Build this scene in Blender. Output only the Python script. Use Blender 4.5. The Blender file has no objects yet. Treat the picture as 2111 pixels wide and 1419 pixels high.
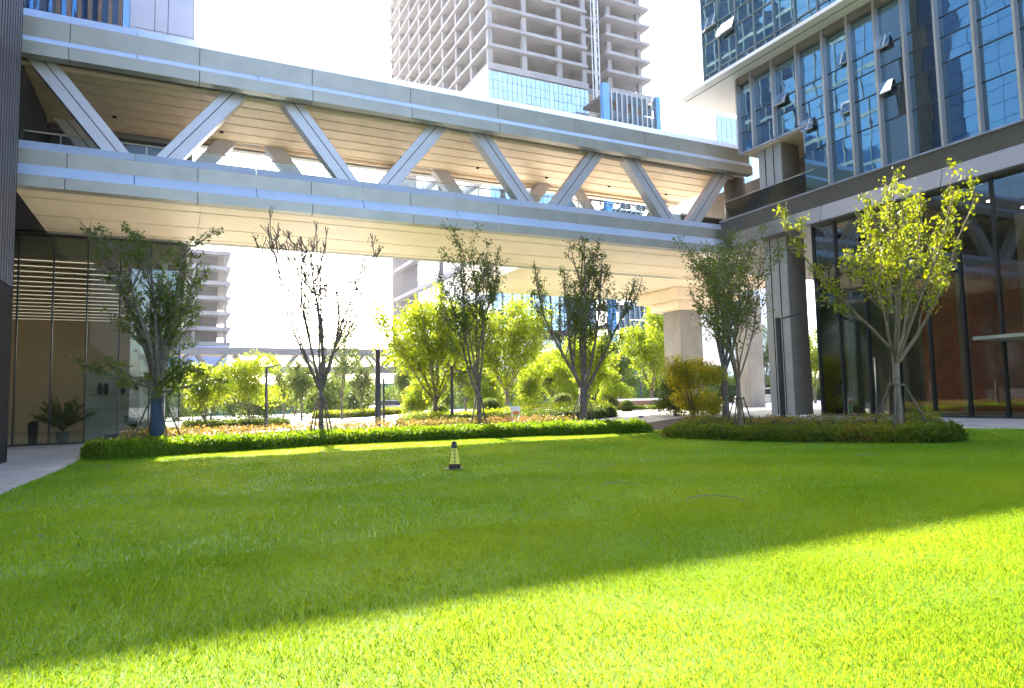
import bpy, bmesh, math, random
import numpy as np
from mathutils import Matrix, Vector
rng = np.random.default_rng(7); random.seed(7)
sc = bpy.context.scene; COL = sc.collection
R = math.radians

# ---------------------------------------------------------------- camera, sky, sun, exposure
F_PX = 1407.0; YAW, PIT, ROL = R(26.27), R(4.57), R(-1.26); EYE = 1.6
_f = np.array([math.sin(YAW)*math.cos(PIT), math.cos(YAW)*math.cos(PIT), math.sin(PIT)])
_r = np.array([math.cos(YAW), -math.sin(YAW), 0.0]); _u = np.cross(_r, _f)
_r, _u = math.cos(ROL)*_r+math.sin(ROL)*_u, -math.sin(ROL)*_r+math.cos(ROL)*_u
cam = bpy.data.cameras.new('camera'); co = bpy.data.objects.new('camera', cam); COL.objects.link(co)
cam.sensor_width = 36; cam.lens = F_PX/2111*36; cam.clip_start = 0.05; cam.clip_end = 3000
m = Matrix(((_r[0], _u[0], -_f[0], 0), (_r[1], _u[1], -_f[1], 0), (_r[2], _u[2], -_f[2], EYE), (0, 0, 0, 1)))
co.matrix_world = m; sc.camera = co
SUN_EL, SUN_AZ = R(33.8), R(4.4)
w = bpy.data.worlds.new("World"); sc.world = w; w.use_nodes = True
nt = w.node_tree; bg = nt.nodes['Background']
sky = nt.nodes.new('ShaderNodeTexSky'); sky.sky_type = 'NISHITA'; sky.sun_disc = False
sky.sun_elevation = SUN_EL; sky.sun_rotation = SUN_AZ; sky.dust_density = 3.5; sky.air_density = 1.0; sky.ozone_density = 1.2
nt.links.new(sky.outputs[0], bg.inputs[0]); bg.inputs[1].default_value = 0.15
sl = bpy.data.lights.new('sun', 'SUN'); sl.energy = 3.1; sl.angle = R(0.5); sl.color = (1.0, 0.91, 0.73)
so = bpy.data.objects.new('sun', sl); COL.objects.link(so)
sd = Vector((math.sin(SUN_AZ)*math.cos(SUN_EL), math.cos(SUN_AZ)*math.cos(SUN_EL), math.sin(SUN_EL)))
so.rotation_euler = sd.to_track_quat('Z', 'Y').to_euler()
sc.view_settings.view_transform = 'Standard'; sc.view_settings.look = 'None'
sc.view_settings.exposure = 2.88; sc.view_settings.gamma = 1.0
sc.render.engine = 'CYCLES'; cy = sc.cycles
cy.max_bounces = 8; cy.diffuse_bounces = 4; cy.glossy_bounces = 4; cy.transmission_bounces = 6; cy.transparent_max_bounces = 12
cy.use_denoising = True; cy.caustics_reflective = False; cy.caustics_refractive = False; cy.sample_clamp_indirect = 8

def pt(px, py, **k):                      # a photograph pixel on a known plane -> the real point there
    d = _f+_r*(px-1055.5)/F_PX-_u*(py-709.5)/F_PX
    (a, v), = k.items(); i = 'XYZ'.index(a); o = np.array([0, 0, EYE])
    return o+(v-o[i])/d[i]*d
def smooth(a, b, x):
    t = np.clip((np.asarray(x, float)-a)/(b-a), 0, 1); return t*t*(3-2*t)
def hgt(x, y):                            # the ground climbs gently towards the right-hand building
    return 0.48*smooth(15, 26, x)*(1-smooth(60, 90, y))
def gpt(px, py, dz=0.0):                  # ray to the ground
    z = dz
    for _ in range(12):
        p = pt(px, py, Z=z); z = float(hgt(p[0], p[1]))+dz
    return p

# ---------------------------------------------------------------- materials
MATS = {}
def mat(name, col, rough=0.6, metal=0.0, spec=0.5, var=0.0, scale=4.0, bump=0.0, col2=None, detail=4.0, bscale=None):
    m = bpy.data.materials.new(name); m.use_nodes = True; MATS[name] = m
    n = m.node_tree; b = n.nodes['Principled BSDF']
    b.inputs['Base Color'].default_value = (*col, 1); b.inputs['Roughness'].default_value = rough
    b.inputs['Metallic'].default_value = metal; b.inputs['Specular IOR Level'].default_value = spec
    if var or bump or col2:
        tc = n.nodes.new('ShaderNodeTexCoord'); nz = n.nodes.new('ShaderNodeTexNoise')
        nz.inputs['Scale'].default_value = scale; nz.inputs['Detail'].default_value = detail
        n.links.new(tc.outputs['Object'], nz.inputs['Vector'])
        if var or col2:
            rp = n.nodes.new('ShaderNodeValToRGB'); e = rp.color_ramp.elements
            c2 = col2 if col2 else tuple(c*(1+var) for c in col); c1 = col if col2 else tuple(c*(1-var) for c in col)
            e[0].position = 0.32; e[0].color = (*c1, 1); e[1].position = 0.68; e[1].color = (*c2, 1)
            n.links.new(nz.outputs['Fac'], rp.inputs[0]); n.links.new(rp.outputs[0], b.inputs['Base Color'])
        if bump:
            nb = nz
            if bscale:
                nb = n.nodes.new('ShaderNodeTexNoise'); nb.inputs['Scale'].default_value = bscale; nb.inputs['Detail'].default_value = 5
                n.links.new(tc.outputs['Object'], nb.inputs['Vector'])
            bp = n.nodes.new('ShaderNodeBump'); bp.inputs['Strength'].default_value = bump; bp.inputs['Distance'].default_value = 0.02
            n.links.new(nb.outputs['Fac'], bp.inputs['Height']); n.links.new(bp.outputs[0], b.inputs['Normal'])
    return m
def leafmat(name, c1, c2, trans=0.5, rough=0.45, c3=None, tcol=(1.6, 1.35, 0.5), spec=0.35):
    """leaf with light passing through it; every leaf carries its own tint in the attribute 'tint'"""
    m = bpy.data.materials.new(name); m.use_nodes = True; MATS[name] = m
    n = m.node_tree; b = n.nodes['Principled BSDF']; out = n.nodes['Material Output']
    at = n.nodes.new('ShaderNodeAttribute'); at.attribute_name = 'tint'
    rp = n.nodes.new('ShaderNodeValToRGB'); e = rp.color_ramp.elements
    e[0].color = (*c1, 1); e[1].color = (*c2, 1)
    if c3: q = e.new(0.82); q.color = (*c2, 1); e[-1].color = (*c3, 1)
    n.links.new(at.outputs['Fac'], rp.inputs[0]); n.links.new(rp.outputs[0], b.inputs['Base Color'])
    b.inputs['Roughness'].default_value = rough; b.inputs['Specular IOR Level'].default_value = spec
    tr = n.nodes.new('ShaderNodeBsdfTranslucent'); mx = n.nodes.new('ShaderNodeMixShader')
    hs = n.nodes.new('ShaderNodeMix'); hs.data_type = 'RGBA'; hs.blend_type = 'MULTIPLY'; hs.inputs[0].default_value = 1
    n.links.new(rp.outputs[0], hs.inputs[6]); hs.inputs[7].default_value = (*tcol, 1)
    n.links.new(hs.outputs[2], tr.inputs[0]); mx.inputs[0].default_value = trans
    n.links.new(b.outputs[0], mx.inputs[1]); n.links.new(tr.outputs[0], mx.inputs[2]); n.links.new(mx.outputs[0], out.inputs[0])
    return m
def glassmat(name, tint, refl=0.3, dark=None, gl=(0.85, 0.93, 1.0), wav=0.0, rough=0.015):
    """architectural glass: mirror-like film over either a see-through tint or a dark closed room"""
    m = bpy.data.materials.new(name); m.use_nodes = True; MATS[name] = m
    n = m.node_tree; n.nodes.remove(n.nodes['Principled BSDF']); out = n.nodes['Material Output']
    g = n.nodes.new('ShaderNodeBsdfGlossy'); g.inputs['Roughness'].default_value = rough; g.inputs['Color'].default_value = (*gl, 1)
    if dark: t = n.nodes.new('ShaderNodeBsdfDiffuse'); t.inputs['Color'].default_value = (*dark, 1)
    else: t = n.nodes.new('ShaderNodeBsdfTransparent'); t.inputs['Color'].default_value = (*tint, 1)
    fr = n.nodes.new('ShaderNodeFresnel'); fr.inputs['IOR'].default_value = 1.5
    ad = n.nodes.new('ShaderNodeMath'); ad.operation = 'ADD'; ad.inputs[1].default_value = refl; ad.use_clamp = True
    n.links.new(fr.outputs[0], ad.inputs[0])
    mx = n.nodes.new('ShaderNodeMixShader'); n.links.new(ad.outputs[0], mx.inputs[0])
    n.links.new(t.outputs[0], mx.inputs[1]); n.links.new(g.outputs[0], mx.inputs[2]); n.links.new(mx.outputs[0], out.inputs[0])
    if wav:
        tc = n.nodes.new('ShaderNodeTexCoord'); nz = n.nodes.new('ShaderNodeTexNoise'); nz.inputs['Scale'].default_value = 0.9; nz.inputs['Detail'].default_value = 1.5
        n.links.new(tc.outputs['Object'], nz.inputs['Vector'])
        bp = n.nodes.new('ShaderNodeBump'); bp.inputs['Strength'].default_value = wav; bp.inputs['Distance'].default_value = 0.05
        n.links.new(nz.outputs['Fac'], bp.inputs['Height']); n.links.new(bp.outputs[0], g.inputs['Normal'])
    return m
def emis(name, col, s):
    m = bpy.data.materials.new(name); m.use_nodes = True; b = m.node_tree.nodes['Principled BSDF']
    b.inputs['Emission Color'].default_value = (*col, 1); b.inputs['Emission Strength'].default_value = s; MATS[name] = m
    return m
M = MATS
mat('aluminium', (0.385, 0.37, 0.335), 0.38, 0.25, var=0.10, scale=0.9, detail=8)
mat('aluminium_neutral', (0.38, 0.375, 0.365), 0.38, 0.4, var=0.05, scale=1.2)  # slightly more metallic and more neutral than the bridge aluminium
mat('truss_paint', (0.50, 0.49, 0.55), 0.36, 0.25, var=0.04, scale=2)
mat('ledge_sky_tint', (0.56, 0.66, 0.84), 0.30, 0.3, var=0.03, scale=1)  # sky reflection on the sloped ledges, painted in as lighter blue
mat('far_aluminium_darkened', (0.10, 0.104, 0.118), 0.7, var=0.05, scale=0.4)  # same finish as the near bridge, darkened to offset the bright haze
mat('upper_frame', (0.10, 0.14, 0.16), 0.4, 0.4)
mat('joint_black', (0.015, 0.015, 0.018), 0.8)
mat('soffit_panel', (0.86, 0.73, 0.56), 0.38, 0.0, var=0.05, scale=0.8)
mat('ceiling_plank', (0.80, 0.62, 0.44), 0.42, 0.0, var=0.08, scale=1.6)
mat('fascia_dark', (0.12, 0.118, 0.115), 0.45, 0.4, var=0.06, scale=1)
mat('fascia_light', (0.26, 0.265, 0.28), 0.35, 0.5, var=0.05, scale=1)
mat('fin', (0.36, 0.37, 0.44), 0.3, 0.5)
mat('mullion', (0.03, 0.032, 0.036), 0.4, 0.5)
mat('concrete', (0.30, 0.29, 0.28), 0.85, var=0.14, scale=0.9, bump=0.15)
mat('concrete_tower', (0.20, 0.20, 0.225), 0.9, var=0.12, scale=0.25)
mat('core_dark', (0.055, 0.053, 0.068), 0.9, var=0.2, scale=0.2)
mat('white_panel', (0.78, 0.78, 0.78), 0.5, var=0.03, scale=0.6)
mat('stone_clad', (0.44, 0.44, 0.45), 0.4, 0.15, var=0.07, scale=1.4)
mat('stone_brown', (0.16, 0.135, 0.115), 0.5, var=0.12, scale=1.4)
mat('ribbed_metal', (0.085, 0.078, 0.105), 0.42, 0.5, var=0.1, scale=1.2)
mat('plinth_dark', (0.022, 0.022, 0.026), 0.85, 0.0, 0.1, var=0.2, scale=2)
mat('louvre_brown', (0.22, 0.14, 0.11), 0.6, var=0.15, scale=2)
mat('lavender_panel', (0.55, 0.52, 0.60), 0.4, 0.2, var=0.06, scale=0.5)
mat('wood_wall', (0.62, 0.15, 0.06), 0.5, var=0.25, scale=1.5)
mat('wood_slat', (0.50, 0.30, 0.19), 0.5, var=0.15, scale=3)
mat('plaster', (0.62, 0.46, 0.34), 0.7, var=0.05, scale=1)
mat('plaster_olive', (0.24, 0.235, 0.17), 0.7, var=0.05, scale=1)
mat('grey_wall', (0.42, 0.42, 0.42), 0.45, var=0.1, scale=1.5)
mat('floor_stone', (0.42, 0.40, 0.38), 0.12, var=0.1, scale=1)
mat('bark', (0.14, 0.11, 0.095), 0.85, var=0.35, scale=9, bump=0.5)
mat('bark_pale', (0.17, 0.13, 0.095), 0.85, var=0.25, scale=9, bump=0.4)
mat('wrap_blue', (0.03, 0.07, 0.13), 0.8, var=0.2, scale=6)
mat('stake', (0.10, 0.085, 0.065), 0.8, var=0.3, scale=8)
mat('lamp_dark', (0.06, 0.06, 0.068), 0.4, 0.6)
mat('bollard_stone', (0.16, 0.16, 0.16), 0.8, var=0.15, scale=6)
mat('soil', (0.05, 0.035, 0.022), 0.95, var=0.3, scale=5, bump=0.6)
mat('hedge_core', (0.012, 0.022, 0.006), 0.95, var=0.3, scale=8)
mat('brick', (0.24, 0.13, 0.11), 0.85, var=0.15, scale=6)
mat('cone_yellow', (0.75, 0.62, 0.04), 0.45, var=0.08, scale=9)
mat('cone_black', (0.012, 0.012, 0.012), 0.5)
mat('cone_base', (0.035, 0.014, 0.012), 0.7)
mat('white_paint', (0.75, 0.74, 0.70), 0.6, var=0.08, scale=6)
mat('yellow_paint', (0.55, 0.42, 0.12), 0.7, var=0.15, scale=6)
mat('car_paint', (0.55, 0.57, 0.60), 0.25, 0.5)
mat('car_glass', (0.015, 0.018, 0.03), 0.05)
mat('tyre', (0.012, 0.012, 0.012), 0.8)
mat('tail_red', (0.35, 0.02, 0.015), 0.3)
mat('sign_orange', (0.75, 0.22, 0.05), 0.6)
mat('sign_green', (0.10, 0.45, 0.10), 0.6)
mat('hoarding_green', (0.06, 0.15, 0.10), 0.8, var=0.15, scale=0.5)
mat('hoarding_blue', (0.30, 0.42, 0.75), 0.7, var=0.05, scale=0.3)
mat('pot', (0.12, 0.12, 0.12), 0.6)
mat('blue_frame', (0.06, 0.20, 0.42), 0.45, 0.2)
mat('mast_steel', (0.50, 0.52, 0.56), 0.6, 0.3)
mat('crane_grey', (0.30, 0.30, 0.33), 0.7)
glassmat('glass_lobby', (0.76, 0.80, 0.76), 0.05)
glassmat('glass_lobby_left', (0.84, 0.88, 0.82), 0.01)
glassmat('glass_office', None, 0.34, dark=(0.010, 0.026, 0.036), gl=(0.42, 0.74, 0.86), wav=0.05)
glassmat('glass_upper', None, 0.36, dark=(0.02, 0.045, 0.05), gl=(0.50, 0.80, 0.86), wav=0.03)
glassmat('glass_open', None, 0.6, dark=(0.05, 0.09, 0.1), gl=(0.55, 0.68, 0.70))
glassmat('glass_left_tower', None, 0.22, dark=(0.015, 0.065, 0.18), gl=(0.5, 0.75, 1.0), wav=0.1)
glassmat('glass_pale', None, 0.35, dark=(0.13, 0.21, 0.29), gl=(0.66, 0.80, 0.92))
glassmat('glass_navy', None, 0.02, dark=(0.03, 0.05, 0.07), gl=(0.5, 0.65, 0.8))
glassmat('glass_rail', (0.86, 0.93, 0.93), -0.02)
emis('downlight', (1, 0.97, 0.9), 3)
emis('strip_glow', (1, 0.92, 0.8), 0.15)
leafmat('leaf_hedge', (0.09, 0.19, 0.008), (0.21, 0.36, 0.016), 0.6)
leafmat('leaf_hedge_mixed', (0.07, 0.14, 0.008), (0.18, 0.26, 0.016), 0.6, c3=(0.24, 0.10, 0.03))
leafmat('leaf_pink', (0.13, 0.17, 0.04), (0.36, 0.26, 0.14), 0.4, c3=(0.48, 0.27, 0.25))
leafmat('leaf_gold', (0.16, 0.25, 0.018), (0.44, 0.44, 0.03), 0.65, c3=(0.46, 0.20, 0.03))
leafmat('leaf_ground', (0.10, 0.15, 0.016), (0.24, 0.22, 0.03), 0.5, c3=(0.32, 0.14, 0.05))
leafmat('leaf_bright', (0.13, 0.22, 0.014), (0.27, 0.37, 0.025), 0.62)
leafmat('leaf_dark', (0.05, 0.095, 0.016), (0.105, 0.17, 0.028), 0.5)
leafmat('leaf_mid', (0.06, 0.115, 0.016), (0.13, 0.20, 0.03), 0.5)
leafmat('leaf_far', (0.07, 0.12, 0.03), (0.13, 0.20, 0.05), 0.45)
leafmat('leaf_lime', (0.12, 0.18, 0.010), (0.26, 0.33, 0.018), 0.6)
leafmat('grass_blade', (0.046, 0.27, 0.006), (0.108, 0.405, 0.014), 0.55, rough=0.7, tcol=(5.0, 1.4, 2.2), spec=0.03)

def ground_mat(name, c1, c2, scale, seam=None, rough=0.85, bump=0.2):
    m = mat(name, c1, rough, col2=c2, scale=scale, bump=bump, bscale=40, detail=6)
    if seam:
        n = m.node_tree; b = n.nodes['Principled BSDF']; tc = n.nodes.new('ShaderNodeTexCoord')
        br = n.nodes.new('ShaderNodeTexBrick'); br.inputs['Scale'].default_value = 1; br.offset = 0.5
        br.inputs['Brick Width'].default_value = seam[0]; br.inputs['Row Height'].default_value = seam[1]; br.inputs['Mortar Size'].default_value = 0.008
        n.links.new(tc.outputs['Object'], br.inputs['Vector'])
        br.inputs['Color1'].default_value = (1, 1, 1, 1); br.inputs['Color2'].default_value = (0.86, 0.86, 0.86, 1); br.inputs['Mortar'].default_value = (0.45, 0.45, 0.45, 1)
        mx = n.nodes.new('ShaderNodeMix'); mx.data_type = 'RGBA'; mx.blend_type = 'MULTIPLY'; mx.inputs[0].default_value = 1
        src = b.inputs['Base Color'].links[0].from_socket
        n.links.new(src, mx.inputs[6]); n.links.new(br.outputs['Color'], mx.inputs[7]); n.links.new(mx.outputs[2], b.inputs['Base Color'])
    return m
ground_mat('paving', (0.30, 0.29, 0.28), (0.40, 0.39, 0.37), 0.7, (0.9, 0.45))
ground_mat('asphalt', (0.20, 0.20, 0.205), (0.27, 0.27, 0.27), 0.8)
ground_mat('plaza', (0.50, 0.48, 0.45), (0.60, 0.58, 0.55), 0.5, (1.2, 0.6))
ground_mat('turf_soil', (0.09, 0.20, 0.015), (0.13, 0.25, 0.022), 2.2, bump=0.5)

# ---------------------------------------------------------------- mesh helpers
class MB:
    def __init__(s): s.v = []; s.f = []
    def quad(s, *p): i = len(s.v); s.v += [tuple(map(float, q)) for q in p]; s.f.append(tuple(range(i, i+len(p)))); return s
    def box(s, x0, x1, y0, y1, z0, z1):
        i = len(s.v)
        s.v += [(x0, y0, z0), (x1, y0, z0), (x1, y1, z0), (x0, y1, z0), (x0, y0, z1), (x1, y0, z1), (x1, y1, z1), (x0, y1, z1)]
        s.f += [tuple(i+k for k in q) for q in ((0, 3, 2, 1), (4, 5, 6, 7), (0, 1, 5, 4), (1, 2, 6, 5), (2, 3, 7, 6), (3, 0, 4, 7))]; return s
    def extrude(s, prof, axis, a, b):       # closed profile of (p, q) pairs swept along axis; axis X: (y,z), axis Y: (x,z), Z: (x,y)
        i = len(s.v); n = len(prof)
        for t in (a, b):
            for p, q in prof: s.v.append({'X': (t, p, q), 'Y': (p, t, q), 'Z': (p, q, t)}[axis])
        for k in range(n): s.f.append((i+k, i+(k+1) % n, i+n+(k+1) % n, i+n+k))
        s.f += [tuple(i+k for k in range(n))[::-1], tuple(i+n+k for k in range(n))]; return s
    def beam(s, p, q, wx, wy, up=(0, 1, 0)):  # rectangular bar from p to q, wy along 'up'
        p, q = Vector(p), Vector(q); d = (q-p).normalized(); b = Vector(up); a = d.cross(b).normalized(); b = a.cross(d)
        i = len(s.v)
        for c in (p, q):
            for sa, sb in ((-1, -1), (1, -1), (1, 1), (-1, 1)): s.v.append(tuple(c+a*sa*wx/2+b*sb*wy/2))
        s.f += [tuple(i+k for k in q4) for q4 in ((0, 3, 2, 1), (4, 5, 6, 7), (0, 1, 5, 4), (1, 2, 6, 5), (2, 3, 7, 6), (3, 0, 4, 7))]; return s
    def tube(s, pts, rad, n=6, cap=True):
        pts = [Vector(p) for p in pts]; i0 = len(s.v); a = None
        for k, p in enumerate(pts):
            d = (pts[min(k+1, len(pts)-1)]-pts[max(k-1, 0)]).normalized()
            if a is None: a = d.orthogonal().normalized()
            a = (a-d*a.dot(d)).normalized(); b = d.cross(a); r = rad[k] if hasattr(rad, '__len__') else rad
            for j in range(n):
                t = 2*math.pi*j/n; s.v.append(tuple(p+a*math.cos(t)*r+b*math.sin(t)*r))
        for k in range(len(pts)-1):
            for j in range(n): s.f.append((i0+k*n+j, i0+k*n+(j+1) % n, i0+(k+1)*n+(j+1) % n, i0+(k+1)*n+j))
        if cap: s.f += [tuple(i0+j for j in range(n))[::-1], tuple(i0+(len(pts)-1)*n+j for j in range(n))]
        return s
    def build(s, name, m, parent=None, smooth=False, bevel=0):
        me = bpy.data.meshes.new(name); me.from_pydata(s.v, [], s.f); me.validate(); me.materials.append(M[m] if isinstance(m, str) else m)
        o = bpy.data.objects.new(name, me); COL.objects.link(o)
        if parent: o.parent = parent; o.matrix_parent_inverse = Matrix.Translation(-Vector(parent.location))
        if smooth: me.shade_smooth()
        if bevel:
            b = o.modifiers.new('edge', 'BEVEL'); b.width = bevel; b.segments = 2; b.limit_method = 'ANGLE'
        return o
def npmesh(name, verts, nper, m, parent=None, tint=None):
    """many separate polygons of nper corners each, as one mesh"""
    verts = np.ascontiguousarray(verts, np.float32).reshape(-1, 3); n = len(verts)//nper
    me = bpy.data.meshes.new(name); me.vertices.add(len(verts)); me.vertices.foreach_set('co', verts.ravel())
    me.loops.add(len(verts)); me.loops.foreach_set('vertex_index', np.arange(len(verts), dtype=np.int32))
    me.polygons.add(n); me.polygons.foreach_set('loop_start', np.arange(0, n*nper, nper, dtype=np.int32))
    me.update(calc_edges=True); me.materials.append(M[m])
    if tint is not None:
        a = me.attributes.new('tint', 'FLOAT', 'FACE'); a.data.foreach_set('value', np.ascontiguousarray(tint, np.float32))
    o = bpy.data.objects.new(name, me); COL.objects.link(o)
    if parent: o.parent = parent; o.matrix_parent_inverse = Matrix.Translation(-Vector(parent.location))
    return o
def leaves(name, c, size, m, parent=None, aspect=0.5, up=0.0, tint=None, axis=None):
    n = len(c); size = np.broadcast_to(size, n)
    d = rng.normal(size=(n, 3)) if axis is None else axis+rng.normal(size=(n, 3))*0.45
    d[:, 2] += up; d /= np.linalg.norm(d, axis=1)[:, None]
    s = np.cross(d, rng.normal(size=(n, 3))); s /= np.linalg.norm(s, axis=1)[:, None]+1e-9
    k = (size*rng.uniform(0.7, 1.3, n))[:, None]; nn = np.cross(d, s)*k*0.10
    v = np.stack([c-d*k*0.5, c+s*k*aspect*0.5+nn-d*k*0.08, c+d*k*0.5, c-s*k*aspect*0.5+nn-d*k*0.08], 1)
    if tint is None: tint = rng.uniform(0, 1, n)
    return npmesh(name, v, 4, m, parent, tint)
def tag(o, label=None, cat=None, group=None, kind=None):
    if label: o['label'] = label
    if cat: o['category'] = cat
    if group: o['group'] = group
    if kind: o['kind'] = kind
    return o
def thing(name, loc, label, cat, group=None):
    o = bpy.data.objects.new(name, None); o.location = loc; COL.objects.link(o); o.empty_display_size = 0.2
    return tag(o, label, cat, group)

D, YF = 28.76, 36.46                    # near and far face of the skybridge
XF = 27.08                              # street face of the right-hand building

# ---------------------------------------------------------------- ground, lawn, paths
def sheet(name, xs, ys, m, dz, keep=None):
    X, Y = np.meshgrid(xs, ys); Z = hgt(X, Y)+dz; b = MB(); nx = len(xs)
    b.v = [tuple(map(float, p)) for p in zip(X.ravel(), Y.ravel(), Z.ravel())]
    for j in range(len(ys)-1):
        for i in range(nx-1):
            if keep is None or keep((xs[i]+xs[i+1])/2, (ys[j]+ys[j+1])/2): b.f.append((j*nx+i, j*nx+i+1, (j+1)*nx+i+1, (j+1)*nx+i))
    return tag(b.build(name, m, smooth=True), kind='structure')
xs = np.concatenate([np.linspace(-1500, -60, 8), np.arange(-50, 70, 1.0), np.linspace(80, 1500, 10)])
ys = np.concatenate([np.linspace(-900, -60, 6), np.arange(-50, 100, 1.0), np.linspace(110, 2000, 12)])
sheet('ground', xs, ys, 'plaza', 0.0)
LAWN = [(-2.95, -14), (-2.95, 15.0), (-2.85, 17.5), (-2.65, 20.5), (-2.6, 24.9), (2, 26.6), (8, 27.0), (14, 26.2), (18.2, 24.4), (18.6, 22.6), (20.2, 19.5)]
LAWN += [(21.6, 16.5), (21.9, 14.0), (22.2, 12.6), (22.6, 10.5), (22.6, -14)]
def poly_sheet(name, poly, m, dz, step=0.6, kind='structure'):
    bm = bmesh.new(); vs = [bm.verts.new((x, y, 0)) for x, y in poly]; bm.faces.new(vs)
    x0, x1 = min(p[0] for p in poly), max(p[0] for p in poly); y0, y1 = min(p[1] for p in poly), max(p[1] for p in poly)
    for ax, lo, hi in ((0, x0, x1), (1, y0, y1)):
        for t in np.arange(lo+step, hi, step):
            bmesh.ops.bisect_plane(bm, geom=bm.verts[:]+bm.edges[:]+bm.faces[:], plane_co=(t, t, 0), plane_no=(1, 0, 0) if ax == 0 else (0, 1, 0))
    for v in bm.verts: v.co.z = float(hgt(v.co.x, v.co.y))+dz
    bmesh.ops.recalc_face_normals(bm, faces=bm.faces[:])
    if bm.faces[:] and bm.faces[:][0].normal.z < 0: bmesh.ops.reverse_faces(bm, faces=bm.faces[:])
    me = bpy.data.meshes.new(name); bm.to_mesh(me); bm.free(); me.materials.append(M[m])
    o = bpy.data.objects.new(name, me); COL.objects.link(o); return tag(o, kind=kind)
poly_sheet('lawn', LAWN, 'turf_soil', 0.012)
poly_sheet('path', [(-4.66, -14), (-2.97, -14), (-2.97, 15.0), (-2.87, 17.5), (-2.67, 20.5), (-2.62, 25), (-1.5, 26), (-1.5, 36.3), (-30, 36.3), (-30, 26), (-4.66, 26)], 'paving', 0.008, 1.0)
poly_sheet('driveway', [(22.9, -14), (27.0, -14), (27.3, 22.0), (25.0, 23.0), (23.0, 21), (22.6, 16), (22.7, 12)], 'asphalt', 0.006, 0.8)
poly_sheet('road', [(-30, 56), (80, 56), (80, 68), (-30, 68)], 'asphalt', 0.008, 3)

def inpoly(x, y, poly):
    r = np.zeros(len(x), bool); n = len(poly)
    for i in range(n):
        (x0, y0), (x1, y1) = poly[i], poly[(i+1) % n]
        c = ((y0 > y) != (y1 > y)) & (x < (x1-x0)*(y-y0)/((y1-y0) or 1e-9)+x0); r ^= c
    return r
def in_view(x, y, margin):
    d = np.stack([x, y, np.zeros_like(x)-EYE], 1); dep = d@_f; sx = d@_r
    return (dep > 0.8) & (np.abs(sx) < dep*0.78+margin)
def grass():
    V, T = [], []
    for y0, y1, dens, ht, wd in ((1.8, 3.2, 17000, 0.034, 0.0023), (3.2, 5.0, 11000, 0.036, 0.0027), (5.0, 8.0, 5600, 0.042, 0.0038), (8.0, 13.0, 1800, 0.05, 0.0062), (13.0, 27.0, 640, 0.052, 0.011)):
        n = int(dens*(y1-y0)*26); x = rng.uniform(-3, 23, n); y = rng.uniform(y0, y1, n)
        k = inpoly(x, y, LAWN) & in_view(x, y, 2.0); x, y = x[k], y[k]; n = len(x)
        cl = np.sin(x*2.1+1.3*np.sin(y*1.7))*np.sin(y*2.6+1.1*np.sin(x*1.9))      # taller and shorter tufts
        h = ht*rng.uniform(0.55, 1.35, n)*(1+0.22*cl); a = rng.uniform(0, 2*np.pi, n)
        lean = rng.uniform(0.15, 0.9, n); b = rng.uniform(0, 2*np.pi, n); z = hgt(x, y)+0.008
        p = np.stack([x, y, z], 1); s = np.stack([np.cos(a), np.sin(a), 0*a], 1)*(wd*rng.uniform(0.7, 1.3, n)/2)[:, None]
        l = np.stack([np.cos(b), np.sin(b), 0*b], 1)
        mid = p+np.stack([0*h, 0*h, h*0.6], 1)+l*(h*lean*0.28)[:, None]; tip = p+np.stack([0*h, 0*h, h*(1-0.22*lean)], 1)+l*(h*lean*0.85)[:, None]
        V.append(np.stack([p-s, p+s, mid+s*0.8, tip, mid-s*0.8], 1))
        pat = 0.5+0.28*np.sin(x*0.9+2*np.sin(y*0.5))*np.cos(y*0.8+x*0.35)
        T.append(np.clip(pat+rng.normal(0, 0.16, n), 0, 1))
    tag(npmesh('grass', np.concatenate(V), 5, 'grass_blade', tint=np.concatenate(T)), 'short bright green mown lawn grass across the foreground', 'grass', kind='stuff')
grass()

# driveway markings (flat paint on the road)
def stripe(name, a, b, wdt, m, dz=0.012):
    a, b = np.array(a), np.array(b); d = (b-a)/np.linalg.norm(b-a); s = np.array([-d[1], d[0]])*wdt/2; mb = MB(); n = 8
    for k in range(n):
        p, q = a+(b-a)*k/n, a+(b-a)*(k+1)/n
        mb.quad(*[(c[0], c[1], float(hgt(c[0], c[1]))+dz) for c in (p-s, q-s, q+s, p+s)])
    return tag(mb.build(name, m), kind='structure')
for (a, b, wd, mm) in (((1990, 893), (2111, 894), 0.16, 'white_paint'), ((1994, 905), (2111, 897), 0.13, 'yellow_paint'), ((1996, 911), (2085, 899), 0.13, 'white_paint'), ((2005, 912), (2111, 917), 0.13, 'white_paint'), ((1975, 880), (2111, 879.5), 0.2, 'white_paint'), ((1960, 867), (2111, 866.5), 0.18, 'white_paint')):
    p, q = gpt(*a), gpt(*b); q = p+(q-p)*1.25; stripe('road_marking', p[:2], q[:2], wd, mm)

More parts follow.
